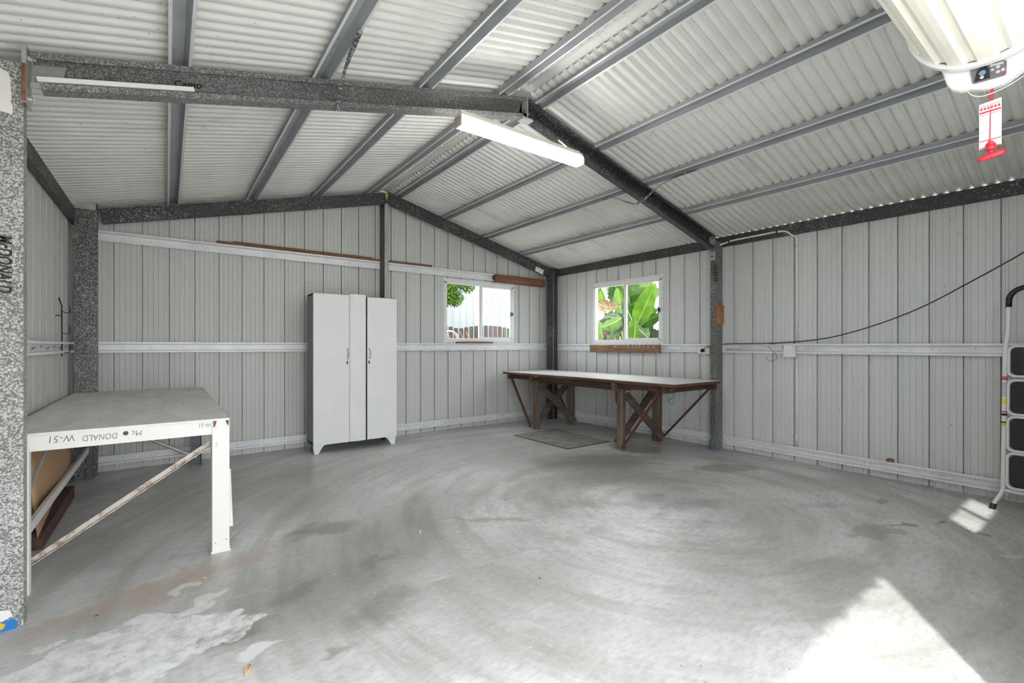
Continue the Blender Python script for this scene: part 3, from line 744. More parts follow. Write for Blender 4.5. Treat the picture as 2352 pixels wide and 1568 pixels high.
b = MB(); b.bar((.318,3.37,.12),(.318,3.50,.45),.004,.028,(1,0,0)); b.build('side_brace', 'tablewhite', t)
# brown sheet standing curved against the left wall
b = MB(); vs = []; n = 12; Ztop = .72
for i in range(n+1):
    y = 3.95+1.25*i/n; xo = -.655+.02*math.sin(i/n*PI)
    zl = .09+.22*(i/n)**1.5+.10*math.sin(PI*i/n)
    vs += [(xo+.03,y,zl), (xo,y,(zl+Ztop)/2), (xo-.015,y,Ztop)]
fs = [(i*3+k, (i+1)*3+k, (i+1)*3+k+1, i*3+k+1) for i in range(n) for k in (0,1)]
b.add(vs, fs); o = b.build('card_sheet', 'card', smooth=True); tag(o, 'curved tan card sheet propped under the white table', 'card sheet')
md = o.modifiers.new('s', 'SOLIDIFY'); md.thickness = .004
b = MB(); b.box((-.67,4.0,0),(-.61,5.2,.10)); tag(b.build('dark_plank', 'rail', bevel=.003), 'dark plank on edge on the floor under the white table', 'plank')

# ------------------------------------------------------------------ timber workbench (right)
t = empty('workbench', (4.75,4.4,0), 'long rough timber workbench with a worn whitish top under the right window', 'workbench')
BX0,BX1,BY0,BY1,BZ = 4.275,5.20,2.868,5.945,.843
b = MB(); edges = [2.868,3.30,3.78,4.35,4.95,5.45,5.945]
for i in range(6):
    ya, yb = edges[i]+.002, edges[i+1]-.002; dx = random.uniform(-.012,.012); dz = random.uniform(-.003,.003)
    b.box((BX0+dx,ya,BZ-.035+dz),(BX1,yb,BZ-.004+dz),1); b.box((BX0+dx+.012,ya,BZ-.004+dz),(BX1,yb,BZ+dz),0)
tp = b.build('tabletop', ['benchtop','benchedge'], t, bevel=.003)
for i in range(9):
    pass
b = MB(); b.box((4.36,2.95,.735),(4.42,5.86,.806)); b.build('long_rail', 'rail', t, bevel=.004)
b = MB(); b.box((5.12,2.90,.735),(5.18,5.86,.806)); b.build('long_rail', 'rail', t, bevel=.004)
for yy in (3.02, 3.72, 5.30, 5.84):
    b = MB(); h = .075 if yy in (3.02,5.84) else .11
    b.box((4.30,yy-.025,.808-h),(5.19,yy+.025,.807)); b.build('cross_rail', 'rail' if yy in (3.02,5.84) else 'brace', t, bevel=.004)
b = MB(); b.box((4.425,3.80,.70),(4.445,5.24,.80)); b.build('front_panel', 'rail', t)
legs = {}
for nm, x0_, y0_, wx, wy in (('a',4.385,3.655,.075,.085),('b',4.395,5.265,.075,.10),('c',5.20,3.66,.09,.10),('d',5.20,5.27,.09,.10)):
    b = MB(); top = .806 if x0_ < 5 else .79
    for k in range(6):
        z0_, z1_ = top*k/6, top*(k+1)/6
    j = [(0,0),(wx,0),(wx,wy),(0,wy)]
    xx_ = x0_ if x0_ < 5 else 5.11
    prof = [(.008,0),(wx-.006,0),(wx,.01),(wx,wy-.012),(wx-.012,wy),(.012,wy),(0,wy-.008),(0,.012)]
    b.ext(prof, (xx_+.0,y0_,0), (xx_,y0_,top), (1,0,0), (0,1,0))
    b.build('leg', 'leg', t, bevel=.003)
for yy in (3.70, 5.31):
    for k, (xa, za, xb, zb) in enumerate(((4.43,.66,5.16,.05),(4.43,.05,5.16,.66))):
        b = MB(); y = yy+(-.075 if k == 0 else .07)
        b.bar((xa,y,za),(xb,y,zb),.028,.10,(0,0,1)); b.build('cross_brace', 'brace' , t, bevel=.004)
for p0_, p1_ in (((4.375,3.64,.03),(4.375,3.08,.775)), ((4.375,5.38,.03),(4.375,5.88,.775)), ((5.19,3.64,.06),(5.19,2.99,.75)), ((5.19,5.38,.06),(5.19,5.84,.75))):
    b = MB(); b.bar(p0_, p1_, .016, .036, (1,0,0)); b.build('knee_bar', 'rustbar', t)
b = MB(); b.bar((4.365,3.70,.0),(4.365,3.70,.045),.05,.02); b.box((4.37,3.645,0),(4.465,3.75,.014)); b.build('foot_bracket', 'rust', t)
b = MB(); b.ext([(0,0),(.02,.03),(.024,.2),(.0,.2)], (4.385,3.742,.55), (4.43,3.742,.55), (0,1,0), (0,0,1)); b.build('scrap_block', 'rustbar', t)
b = MB(); b.box((4.266,5.10,.80),(4.273,5.16,.835)); tag(b.build('paint_mark', 'yellow', t), 'yellow paint on the front edge')
b = MB(); b.tube(smoothpts([(4.30,2.93,.79),(4.295,2.90,.74),(4.29,2.905,.69),(4.29,2.95,.66),(4.29,2.90,.63),(4.29,2.88,.665),(4.29,2.875,.76),(4.30,2.90,.80)]), .0035, 6)
tag(b.build('wire_loop', 'greenwire', smooth=True), 'green wire loop hanging from the right end of the workbench', 'wire')

# floor plate
b = MB(); b.box((3.875,4.055,0),(4.60,5.12,.006),0); b.box((3.865,4.045,0),(4.61,4.058,.007),1); b.box((3.865,5.117,0),(4.61,5.13,.007),1); b.box((3.865,4.045,0),(3.878,5.13,.007),1); b.box((4.597,4.045,0),(4.61,5.13,.007),1)
tag(b.build('floor_plate', ['padtan','plateedge']), 'flat dull plate on the floor in front of the workbench', 'floor plate')

# ------------------------------------------------------------------ lit batten lamp
L = empty('fluorescent_lamp', (2.19,2.77,2.8), 'lit fluorescent batten lamp hanging under the ridge', 'lamp')
x0,x1,ya,yb,z0,z1 = 1.598,2.790,2.722,2.80,2.76,2.845
b = MB(); b.ext([(0,0),(yb-ya,0),(yb-ya+.003,z1-z0-.02),(-.003,z1-z0-.02)], (x0+.012,ya,z0), (x1-.015,ya,z0), (0,1,0), (0,0,1)); tag(b.build('diffuser', 'tube', L), 'glowing white diffuser')
b = MB(); b.box((x0+.004,ya-.006,z1-.018),(x1-.03,yb+.006,z1+.0)); b.box((x0+.01,ya+.01,z1),(x1-.04,yb-.01,z1+.02)); b.build('body', 'cream', L, bevel=.002)
b = MB(); b.box((x0,ya-.004,z0-.004),(x0+.012,yb+.005,z1-.019)); tag(b.build('end_cap', 'capgrey', L, bevel=.002), 'tan end cap')
b = MB(); b.box((x1-.015,ya-.004,z0-.003),(x1,yb+.005,z1-.026)); b.build('end_cap', 'cream', L, bevel=.002)
for xx in (1.72, 2.66):
    b = MB(); b.bar((xx,yb-.03,z1+.015),(xx,2.962,raftz(xx)-.158),.002,.012,(1,0,0)); b.build('hanger', 'wire', L)
b = MB(); b.tube(smoothpts([(2.76,2.95,2.985),(2.75,2.93,2.94),(2.72,2.88,2.90),(2.70,2.80,2.868)]), .004, 6); b.build('supply_cable', 'wire', L)
b = MB(); b.bar((2.70,2.945,3.02),(2.80,2.945,2.985),.012,.014); b.build('cable_clip', 'white', L)

# conduit run, junction box, socket
c = empty('conduit', (5.35,2.14,1.3), 'white conduit running along the eave beam then down the right wall', 'conduit')
b = MB(); pts = smoothpts([(5.24,3.03,2.435),(5.30,2.98,2.45),(5.38,2.90,2.485),(5.382,2.80,2.50),(5.382,2.5,2.503),(5.382,2.31,2.503),(5.385,2.23,2.49),(5.40,2.17,2.44),(5.42,2.137,2.42)],5)+[(5.43,2.137,2.36),(5.43,2.137,1.25)]
b.tube(pts, .0095, 8); b.build('upper_pipe', 'conduit', c, smooth=True)
b = MB(); b.cyl((5.43,2.137,1.14),(5.43,2.137,.165),.0095,8); b.build('lower_pipe', 'conduit', c, smooth=True)
for z in (2.30,1.05,.26):
    b = MB(); b.cyl((5.43,2.137,z+.035),(5.43,2.137,z-.035),.013,12); b.build('coupling', 'white', c, smooth=True)
for y, z in ((2.32,2.503),(2.86,2.493),(2.93,2.475)):
    b = MB(); b.box((5.368,y-.006,z-.014),(5.391,y+.006,z+.014)); b.build('saddle_clip', 'black', c)
jb = empty('junction_box', (5.37,2.18,1.2), 'white square junction box on the right wall girt', 'junction box')
b = MB(); b.box((5.345,2.125,1.128),(5.389,2.24,1.258)); b.build('box', 'white', jb, bevel=.005)
b = MB(); b.box((5.338,2.145,1.132),(5.346,2.238,1.254)); b.build('lid', 'white', jb, bevel=.004)
so = empty('power_socket', (5.36,3.17,1.19), 'cream power socket with a black plug beside the right post', 'socket')
b = MB(); b.box((5.345,3.09,1.148),(5.389,3.25,1.228)); b.build('socket_plate', 'cream', so, bevel=.004)
b = MB(); b.cyl((5.345,3.17,1.19),(5.315,3.17,1.19),.022,16); b.build('plug', 'black', so, smooth=False)
b = MB(); b.tube(smoothpts([(5.32,3.165,1.195),(5.315,3.12,1.225),(5.33,3.06,1.24),(5.385,3.02,1.262)]), .004, 6); b.build('plug_cord', 'cable', so, smooth=True)
b = MB(); b.tube(smoothpts([(5.388,2.94,1.268),(5.37,2.75,1.272),(5.36,2.33,1.278),(5.36,1.865,1.322),(5.36,1.5,1.421),(5.36,1.117,1.582),(5.36,.759,1.80),(5.36,.488,1.98),(5.37,.2,2.2),(5.385,-.05,2.40)],8), .005, 8)
tag(b.build('power_cable', 'cable', smooth=True), 'long black cable sweeping up across the right wall', 'cable')
b = MB(); b.tube([(5.385,2.33,1.268),(5.36,2.39,1.27),(5.35,2.395,1.24),(5.345,2.30,1.13),(5.345,2.30,1.11),(5.345,2.36,1.072),(5.345,2.385,1.08),(5.345,2.43,1.125)], .003, 6)
tag(b.build('wire_hook', 'wire'), 'bent wire hook hanging from the right wall girt', 'hook')
b = MB(); b.tube([(5.395,2.90,1.21),(5.395,2.25,1.205)], .009, 8)
tag(b.build('short_pipe', 'white', smooth=True), 'short white pipe resting inside the right wall girt', 'pipe')
b = MB(); b.ext([(0,0),(.05,.0),(.055,.012),(.045,.03),(.01,.03),(0,.018)], (5.37,1.30,.171), (5.40,1.30,.171), (0,1,0), (0,0,1)); tag(b.build('rust_lump', 'rust'), 'small rusty lump sitting on the lowest right wall girt', 'scrap')
# wire rack on the left wall
b = MB(); b.tube([(-.705,5.215,1.64),(-.70,5.24,1.61),(-.70,5.31,1.585),(-.70,5.315,1.16)], .005, 6); b.tube([(-.70,5.312,1.50),(-.741,5.312,1.50)], .004, 6)
for z in (1.54,1.36,1.20): b.tube([(-.70,5.312,z),(-.69,5.40,z-.01),(-.675,5.50,z-.005)]+[Vector((-.675,5.53,z+.03)),Vector((-.68,5.52,z+.06))], .0035, 6)
tag(b.build('wire_rack', 'cable'), 'thin black wire hanging rack on the left wall', 'wire rack')

# ------------------------------------------------------------------ step ladder against the right wall
ld = empty('step_ladder', (5.2,.35,0), 'white folding step ladder with black treads leaning on the right wall', 'step ladder')
YA_, YB_ = .575, .12
def lx(z): return 5.115+.155*z/1.7     # lean
def style(y, s):
    b = MB(); pts = smoothpts([(lx(.16),y,.15),(lx(.4),y,.4),(lx(1.0),y-.0*s,1.0),(lx(1.25),y-.004*s,1.25),(lx(1.33),y-.012*s,1.33),(lx(1.42),y-.016*s,1.42),(lx(1.56),y-.016*s,1.56)],4)
    b.tube([(lx(0)-.035,y+.045*s,.035),(lx(.1)-.008,y+.012*s,.11)]+pts, .0145, 12); b.build('stile', 'white', ld, smooth=True)
    b = MB(); b.cyl((lx(0)-.043,y+.052*s,0),(lx(0)-.033,y+.044*s,.04),.019,12); b.build('foot', 'black', ld)
    b = MB(); b.tube([(lx(.16)+.03,y-.018*s,.10),(lx(1.2)+.02,y-.018*s,1.20)], .0125, 10); b.build('rear_leg', 'white', ld, smooth=True)
style(YA_, 1); style(YB_, -1)
b = MB(); y0_, y1_ = YA_-.016, YB_+.016
pts = [(lx(1.55),y0_,1.55)]+[Vector((lx(1.63),0,0))+Vector((0,y0_-.10+.10*math.cos(a),1.60+.10*math.sin(a))) for a in [PI/2*i/8 for i in range(9)]]+[Vector((lx(1.63),0,0))+Vector((0,y1_+.10-.10*math.sin(a),1.60+.10*math.cos(a))) for a in [PI/2*i/8 for i in range(9)]]+[(lx(1.55),y1_,1.55)]
b.tube(pts, .0185, 12); tag(b.build('handrail_grip', 'black', ld, smooth=True), 'black foam hand grip')
for i, (zt, zb_) in enumerate(((1.245,1.015),(.985,.725),(.705,.45),(.43,.170))):
    x = lx((zt+zb_)/2)-.004; tr = empty('x', (x,0,0), None, None)
    COL.objects.unlink(tr); bpy.data.objects.remove(tr)
    ya_, yb_ = YA_-.022, YB_+.022; rc = .035
    loop = []
    for cy, cz, a0 in ((ya_-rc,zt-rc,0),(yb_+rc,zt-rc,PI/2),(yb_+rc,zb_+rc,PI),(ya_-rc,zb_+rc,1.5*PI)):
        for k in range(6): a = a0+PI/2*k/5; loop.append((cy+rc*math.cos(a), cz+rc*math.sin(a)))
    b = MB(); b.tube([(lx(z)-.012,y,z) for y, z in loop], .0105, 8, closed=True); fr = b.build('tread', 'white', ld, smooth=True)
    b = MB(); b.ext([(y+(.012 if y < (ya_+yb_)/2 else -.012), z+(.01 if z < (zt+zb_)/2 else -.01)) for y, z in loop], (x-.016,0,0), (x-.004,0,0), (0,1,0), (0,0,1)); g = b.build('tread_mat', 'blackrub'); g.parent = fr
    b = MB(); b.cyl((x,YA_-.002,zb_+.06),(x,YA_-.03,zb_+.06),.012,8); b.build('pivot', 'black', ld)
b = MB(); b.cyl((lx(.14),YA_,.145),(lx(.14),YB_,.145),.0115,10); b.build('cross_bar', 'white', ld, smooth=True)
def band(z0_, z1_, mat):
    b = MB(); zm = (z0_+z1_)/2; b.tube([(lx(z0_),YA_,z0_),(lx(z1_),YA_,z1_)], .0152, 12); b.build('sticker', mat, ld)
band(.985,1.0,'redlabel'); band(1.005,1.012,'redlabel'); band(.80,.84,'yellowlabel'); band(.735,.745,'redlabel'); band(.71,.728,'marker'); band(.655,.665,'marker'); band(.63,.655,'yellowlabel')
for k in range(9): band(.86+.012*k, .8635+.012*k, 'panelgrey')

# ------------------------------------------------------------------ roller door and opener
CY, CZ, RR = .27, 2.36, .196
rd = empty('roller_door', (.85,CY,CZ), 'rolled up cream roller door over the entrance', 'roller door')
b = MB(); prof = []; nr = 16
for i in range(nr):
    a = 2*PI*i/nr
    for da, dr_ in ((0,0),(.10,0),(.155,-.010),(.235,-.010),(.29,0)): prof.append(((RR+dr_)*math.cos(a+da), (RR+dr_)*math.sin(a+da)))
b.ext(prof, (-.55,CY,CZ), (2.105,CY,CZ), (0,1,0), (0,0,1)); tag(b.build('curtain_roll', 'curtain', rd), 'ribbed cream curtain')
b = MB(); n = 40
pr_ = [( .205*math.cos(2*PI*i/n), .205*math.sin(2*PI*i/n)) for i in range(n)]; pin = [(.192*math.cos(2*PI*i/n), .192*math.sin(2*PI*i/n)) for i in range(n)]
for i in range(n):
    j = (i+1)%n
    for (A_, B_, C_, D_), x_a, x_b in (((pr_[i],pr_[j],pr_[j],pr_[i]),2.100,2.122),):
        b.add([(x_a,CY+pr_[i][0],CZ+pr_[i][1]),(x_a,CY+pr_[j][0],CZ+pr_[j][1]),(x_b,CY+pr_[j][0],CZ+pr_[j][1]),(x_b,CY+pr_[i][0],CZ+pr_[i][1]),
               (x_a,CY+pin[i][0],CZ+pin[i][1]),(x_a,CY+pin[j][0],CZ+pin[j][1]),(x_b,CY+pin[j][0],CZ+pin[j][1]),(x_b,CY+pin[i][0],CZ+pin[i][1])],
              [(0,1,2,3),(4,7,6,5),(0,4,5,1),(3,2,6,7)])
b.cyl((2.112,CY,CZ),(2.120,CY,CZ),.194,40)
b.build('drum_wheel', 'white', rd)
b = MB(); b.cyl((-.60,CY,CZ),(2.130,CY,CZ),.02,12); b.build('axle', 'plate', rd)
for xx in (-.62,):
    b = MB(); b.box((xx,YF+.02,CZ-.03),(xx+.03,CY+.03,CZ+.03)); b.box((xx,YF+.005,CZ-.2),(xx+.03,YF+.025,CZ+.1)); b.build('wall_bracket', 'plate', rd)
op = empty('door_opener', (2.2,CY,2.15), 'white motor opener on the end of the roller door with a grey keypad', 'door opener')
out = [(.415,2.36),(.405,2.24),(.385,2.19),(.374,2.145),(.362,2.122),(.342,2.108),(.318,2.103),(.29,2.090),(.268,2.084),(.240,2.087),(.222,2.096),(.196,2.112),(.165,2.118),(.13,2.15),(.10,2.20),(.075,2.28),(.07,2.36),(.09,2.44),(.16,2.52),(.27,2.56),(.36,2.51)]
b = MB(); b.ext(out, (2.136,0,0), (2.172,0,0), (0,1,0), (0,0,1)); b.build('housing', 'white', op, bevel=.008)
b = MB(); b.ext([(.313,2.162),(.309,2.118),(.304,2.113),(.236,2.110),(.232,2.114),(.231,2.152),(.236,2.157),(.306,2.168)], (2.1355,0,0), (2.130,0,0), (0,1,0), (0,0,1)); kp = b.build('keypad', 'panelgrey', op)
b = MB(); b.ext([(CY+.17*math.cos(2*PI*i/24), CZ+.15*math.sin(2*PI*i/24)) for i in range(24)], (2.170,0,0), (2.40,0,0), (0,1,0), (0,0,1)); b.build('motor_cover', 'white', op, bevel=.01)
b = MB(); b.box((2.40,YF+.02,CZ-.03),(2.43,CY+.03,CZ+.03)); b.box((2.40,YF+.005,CZ-.2),(2.43,YF+.025,CZ+.1)); b.build('wall_bracket', 'plate', op)
def btn(y, z, r, mat, nm='button'):
    b = MB(); b.cyl((2.130,y,z),(2.1275,y,z),r,14); o = b.build(nm, mat); o.parent = kp; return o
b = MB(); b.ext([(.305,2.117),(.298,2.148),(.290,2.158),(.278,2.158),(.270,2.148),(.268,2.116)], (2.1302,0,0), (2.128,0,0), (0,1,0), (0,0,1)); o = b.build('keypad_hood', 'black'); o.parent = kp
b = MB(); b.cyl((2.128,.285,2.138),(2.1255,.285,2.138),.008,14); o = b.build('button', 'buttonblue'); o.parent = kp
b = MB(); b.cyl((2.128,.286,2.124),(2.1255,.286,2.124),.005,14); o = b.build('button', 'button'); o.parent = kp
btn(.262,2.138,.004,'button'); btn(.250,2.142,.005,'button'); btn(.250,2.126,.005,'button')
o = btn(.239,2.128,.0035,'led','status_light')
b = MB(); b.ext([(.268,2.150),(.268,2.158),(.238,2.154),(.238,2.147)], (2.1302,0,0), (2.1292,0,0), (0,1,0), (0,0,1)); o = b.build('keypad_label', 'button'); o.parent = kp
b = MB(); b.tube(smoothpts([(2.15,.325,2.105),(2.14,.312,2.082),(2.135,.29,2.066),(2.13,.26,2.064),(2.13,.225,2.073),(2.13,.19,2.090)]), .0016, 6); tag(b.build('aerial_wire', 'cream', op, smooth=True), 'thin cream aerial wire')
b = MB(); b.tube([(2.15,.268,2.09),(2.14,.268,2.05),(2.135,.269,1.91)], .0016, 6); b.tube([(2.15,.266,2.09),(2.142,.2665,2.04)], .004, 6); tag(b.build('release_cord', 'red', op), 'red release cord')
b = MB(); b.cyl((2.135,.268,1.912),(2.135,.267,1.898),.006,12,0,.0135); b.cyl((2.135,.267,1.898),(2.135,.2665,1.884),.0135,12,0,.011); b.cyl((2.135,.2665,1.884),(2.135,.2665,1.873),.006,12)
b.tube([(2.135,.296,1.858),(2.135,.285,1.861),(2.135,.267,1.865),(2.135,.245,1.868),(2.135,.234,1.870)], .0085, 12, rads=[.006,.0085,.0095,.0085,.006])
tag(b.build('release_handle', 'red', op, smooth=True), 'red pull handle')
tg = empty('warning_tag', (2.14,.27,1.97), 'white and red instruction tag hanging on the red release cord', 'tag')
b = MB(); b.ext([(.294,2.040),(.294,1.892),(.243,1.894),(.243,2.045)], (2.1385,0,0), (2.1375,0,0), (0,1,0), (0,0,1)); b.build('card', 'white', tg)
b = MB()
def stripe(y0_, y1_, z0_, z1_): b.ext([(y0_,z0_),(y0_,z1_),(y1_,z1_+.001),(y1_,z0_+.001)], (2.1374,0,0), (2.1370,0,0), (0,1,0), (0,0,1))
stripe(.293,.244,2.008,2.013); stripe(.293,.244,2.002,2.0035); stripe(.293,.244,2.030,2.0315); stripe(.293,.244,1.916,1.919); stripe(.293,.244,1.893,1.896)
for k in range(6): stripe(.291-.008*k,.286-.008*k,2.018,2.026)
b.box((2.1372,.2675,1.90),(2.1374,.2685,2.03)); b.build('printing', 'red', tg)
# guide tracks
b = MB(); b.box((1.93,-.09,0),(1.98,-.05,2.2)); tag(b.build('door_track', 'plate'), 'steel guide track at the right side of the entrance', 'door track')

# ------------------------------------------------------------------ small litter
def leaf(x, y, s, rot, mat, label, cat='leaf'):
    b = MB(); vs = []; n = 6
    for i in range(n+1):
        u = i/n; wd = math.sin(PI*min(1, u*.95+.03))**.8*.35
        for k, sg in enumerate((-1,0,1)): vs.append(((u-.5)*s, sg*wd*s*.5, .006+(.010 if sg else 0)*abs(math.sin(u*3))+.006*u))
    fs = [(i*3+k,i*3+k+1,(i+1)*3+k+1,(i+1)*3+k) for i in range(n) for k in (0,1)]
    R = Matrix.Rotation(rot, 4, 'Z'); b.add([R @ Vector(v)+Vector((x,y,0)) for v in vs], fs)
    o = b.build('dry_leaf', mat, smooth=True); md = o.modifiers.new('s','SOLIDIFY'); md.thickness = .0015; return tag(o, label, cat, 'dry leaves on the floor')
leaf(.249,2.02,.055,1.2,'leafo','crumpled orange leaf on the floor near the front')
leaf(.93,3.42,.03,.4,'leafo','small brown leaf at the edge of the dark floor stain right of the white table')
leaf(1.95,5.05,.05,.1,'leafo','curled tan leaf on the floor in front of the wardrobe')
leaf(1.35,2.82,.035,.8,'creampaper','pale scrap leaf on the open floor')

# ------------------------------------------------------------------ outside window 1: picket fence, neighbour wall, tree, gate
FY = 7.6
fe = empty('picket_fence', (5.2,FY,0), 'weathered picket fence with a scalloped top outside the gable window', 'fence')
def ftop(x):
    u = ((x-4.43) % 1.35)/1.35
    return 1.56+.085*math.sin(PI*u)**.7
k = 0; x = 3.2
while x < 6.6:
    mats = ['picket','picketgreen','picket','picketred','picket','picketred','picketgreen']
    z1 = ftop(x+.04); b = MB(); b.ext([(0,-.12),(.082,-.12),(.082,z1-.004),(.041,z1+.006),(0,z1-.004)], (x,FY,0), (x,FY+.018,0), (1,0,0), (0,0,1))
    b.build('picket', mats[k % 7], fe); x += .113; k += 1
for z in (.35, 1.12):
    b = MB(); b.box((3.1,FY+.019,z),(6.7,FY+.06,z+.07)); b.build('rail', 'picket', fe)
b = MB(); ref = 5.0; xs_ = 3.0; pf = []
while xs_ < 9.0: pf += [(xs_,0),(xs_+.155,0),(xs_+.163,-.02),(xs_+.177,-.02)]; xs_ += .185
pf += [(9.0,0),(9.0,.05),(3.0,.05)]
b.ext([(p[0], -p[1]) for p in pf], (0,9.2,-.12), (0,9.2,3.9), (1,0,0), (0,-1,0)); tag(b.build('neighbour_building', 'neigh'), 'pale ribbed neighbouring shed wall beyond the picket fence', 'building')
# tree with feathery leaves
tr = empty('leafy_tree', (3.9,8.1,0), 'feathery bright green tree outside the gable window', 'tree')
b = MB(); b.tube(smoothpts([(3.75,8.3,-.12),(3.8,8.25,1.0),(3.85,8.15,1.9),(4.0,8.05,2.6)]), .06, 8, rads=None); b.tube([(3.85,8.15,1.9),(4.3,8.0,2.35),(4.7,7.95,2.45)], .02, 6); b.build('trunk', 'bark', tr)
b = MB(); cl = [(4.15,8.1,2.55,.42),(4.5,8.05,2.62,.33),(4.35,8.0,2.30,.28),(4.55,7.95,2.20,.18),(4.2,8.0,2.2,.25),(4.85,8.0,2.52,.20),(3.7,8.1,2.5,.4),(4.78,8.0,2.75,.25)]
rnd = random.Random(3)
for cx, cy, cz, rr in cl:
    for i in range(int(2600*rr*rr/.12)):
        d = Vector((rnd.gauss(0,1),rnd.gauss(0,1),rnd.gauss(0,1))).normalized()*rr*rnd.random()**.4; p = Vector((cx,cy,cz))+d*Vector((1,1,1)).length/1.732
        a = Vector((rnd.gauss(0,.6),rnd.gauss(0,.6),-1-rnd.random())).normalized(); c2 = a.cross(Vector((rnd.gauss(0,1),rnd.gauss(0,1),.2))).normalized()
        l, w_ = .045, .011; b.add([p, p+a*l*.5+c2*w_, p+a*l, p+a*l*.5-c2*w_], [(0,1,2,3)])
b.build('foliage', 'shrub', tr)
# rusty gate frame leaning outside
g = empty('wire_gate', (3.8,7.1,0), 'rusty tubular wire gate leaning outside the gable window', 'gate')
b = MB(); b.tube([(3.2,7.1,1.50),(3.98,7.1,1.50)]+[(3.98+.14*math.sin(a),7.1,1.36+.14*math.cos(a)) for a in [PI/2*i/6 for i in range(7)]]+[(4.34,7.1,1.05),(4.42,7.1,-.1)], .017, 8); b.build('tube_frame', 'tablerust', g, smooth=True)
b = MB()
for i in range(9): b.tube([(3.25+.13*i,7.1,1.5),(3.55+.13*i,7.1,.9)], .004, 5); b.tube([(3.25+.13*i,7.1,.9),(3.55+.13*i,7.1,1.5 if 3.55+.13*i<4.0 else 1.3)], .004, 5)
b.build('wire_mesh', 'tablerust', g)

# ------------------------------------------------------------------ outside window 2: banana plants
def banana_leaf(base, tip, width, mat, parent, droop=.15, side=(0,1,0), roll=0.0, ragged=0.0, seedv=1):
    base, tip = Vector(base), Vector(tip); rn = random.Random(seedv); n = 18; d = tip-base; L_ = d.length
    sd = Vector(side); sd = (sd-d.normalized()*sd.dot(d.normalized())).normalized(); sd = Matrix.Rotation(roll, 3, d.normalized()) @ sd
    nm = d.normalized().cross(sd)
    b = MB(); vs = []; ctr = []
    for i in range(n+1):
        u = i/n; p = base+d*u+Vector((0,0,-droop*L_*(u*u-.35*u)*1.4)); ctr.append(p)
        wd = width*(math.sin(PI*(u**.75))**.6)*.5 if 0 < u < 1 else .004
        wl = wd*(1-ragged*rn.random()); wr = wd*(1-ragged*rn.random())
        vs += [p-sd*wl+nm*wl*.35, p-sd*wl*.5+nm*wl*.10+nm*.004*math.sin(i*2), p, p+sd*wr*.5+nm*wr*.10-nm*.004*math.sin(i*2), p+sd*wr+nm*wr*.35]
    fs = [(i*5+k,i*5+k+1,(i+1)*5+k+1,(i+1)*5+k) for i in range(n) for k in range(4)]
    b.add(vs, fs); lf = b.build('leaf', mat, parent, smooth=True)
    b = MB(); b.tube(ctr, .008, 6, rads=[.012*(1-.8*i/n) for i in range(n+1)]); m = b.build('midrib', 'midrib'); m.parent = lf
    return lf
def R_(px, py, X):
    u = (px-1176)/1059.26; f_, g_ = math.sin(.6423), math.cos(.6423); dx = f_+u*g_; dy = g_-u*f_; k_ = X/dx
    return (X, dy*k_, 1.25+(793.65-py)/1059.26*k_)
def plant(x, y, h, label):
    r = empty('banana_plant', (x,y,-.12), label, 'banana plant', 'banana plants outside the right window')
    b = MB(); b.tube(smoothpts([(x,y,-.12),(x+.02,y,.5*h),(x,y+.03,h)]), .09, 10, rads=None); b.build('trunk', 'trunk', r, smooth=True)
    return r
b1 = plant(6.95,5.62,1.45,'banana plant with the broad upright bright leaf, seen in the right sash of the window')
b2 = plant(7.2,6.35,1.55,'banana plant with the orange dying leaf, seen in the left sash of the window')
b3 = plant(7.9,6.35,1.7,'pale leafed banana plant standing behind the other two')
S = 1
def bl(plant_, p0, p1, X0, X1, w, mat, **kw):
    global S; S += 1
    banana_leaf(R_(p0[0],p0[1],X0), R_(p1[0],p1[1],X1), w, mat, plant_, seedv=S, **kw)
bl(b1, (1464,742), (1506,650), 6.75, 6.6, .34, 'leafA', droop=0, roll=.25)
bl(b1, (1458,800), (1459,728), 6.4, 6.45, .36, 'leafA', droop=0, roll=-.2)
bl(b1, (1452,735), (1432,690), 6.9, 6.9, .25, 'leafB', droop=0)
bl(b1, (1470,748), (1520,712), 7.0, 6.8, .25, 'leafB', droop=.1)
bl(b1, (1475,738), (1528,690), 7.1, 6.9, .22, 'leafA', droop=.2, side=(1,0,0))
bl(b1, (1445,705), (1490,672), 7.2, 7.1, .28, 'leafB', droop=.1)
bl(b1, (1440,740), (1444,700), 7.3, 7.3, .4, 'leafB')
bl(b1, (1440,718), (1441,672), 7.0, 6.9, .22, 'leafD', droop=0)
bl(b2, (1370,694), (1428,724), 6.65, 6.85, .30, 'leafC', droop=-.40, side=(0,0,1), ragged=.35)
bl(b2, (1428,730), (1378,760), 6.9, 6.7, .30, 'leafA', droop=-.15, side=(.3,0,1), ragged=.25)
bl(b2, (1425,735), (1376,718), 7.0, 6.9, .26, 'leafB', droop=.35, side=(.3,0,1), ragged=.2)
bl(b2, (1428,745), (1392,778), 7.0, 6.8, .22, 'leafB', droop=.1)
bl(b2, (1420,700), (1412,645), 7.3, 7.2, .42, 'leafB', droop=0, ragged=.3)
bl(b2, (1395,720), (1372,650), 7.3, 7.2, .26, 'leafA', droop=0, ragged=.2)
bl(b2, (1428,720), (1418,660), 7.1, 7.1, .3, 'leafA', droop=0, ragged=.2)
bl(b2, (1432,760), (1425,725), 7.1, 7.1, .3, 'leafB')
bl(b3, (1405,790), (1400,700), 8.3, 8.3, .5, 'leafB', droop=0, ragged=.3)
bl(b3, (1450,790), (1462,690), 8.3, 8.3, .5, 'leafB', droop=0, ragged=.3)
bl(b3, (1480,790), (1500,715), 8.3, 8.3, .4, 'leafB', droop=0, ragged=.3)
bl(b3, (1430,790), (1425,690), 8.2, 8.2, .5, 'leafB', droop=0, ragged=.3)
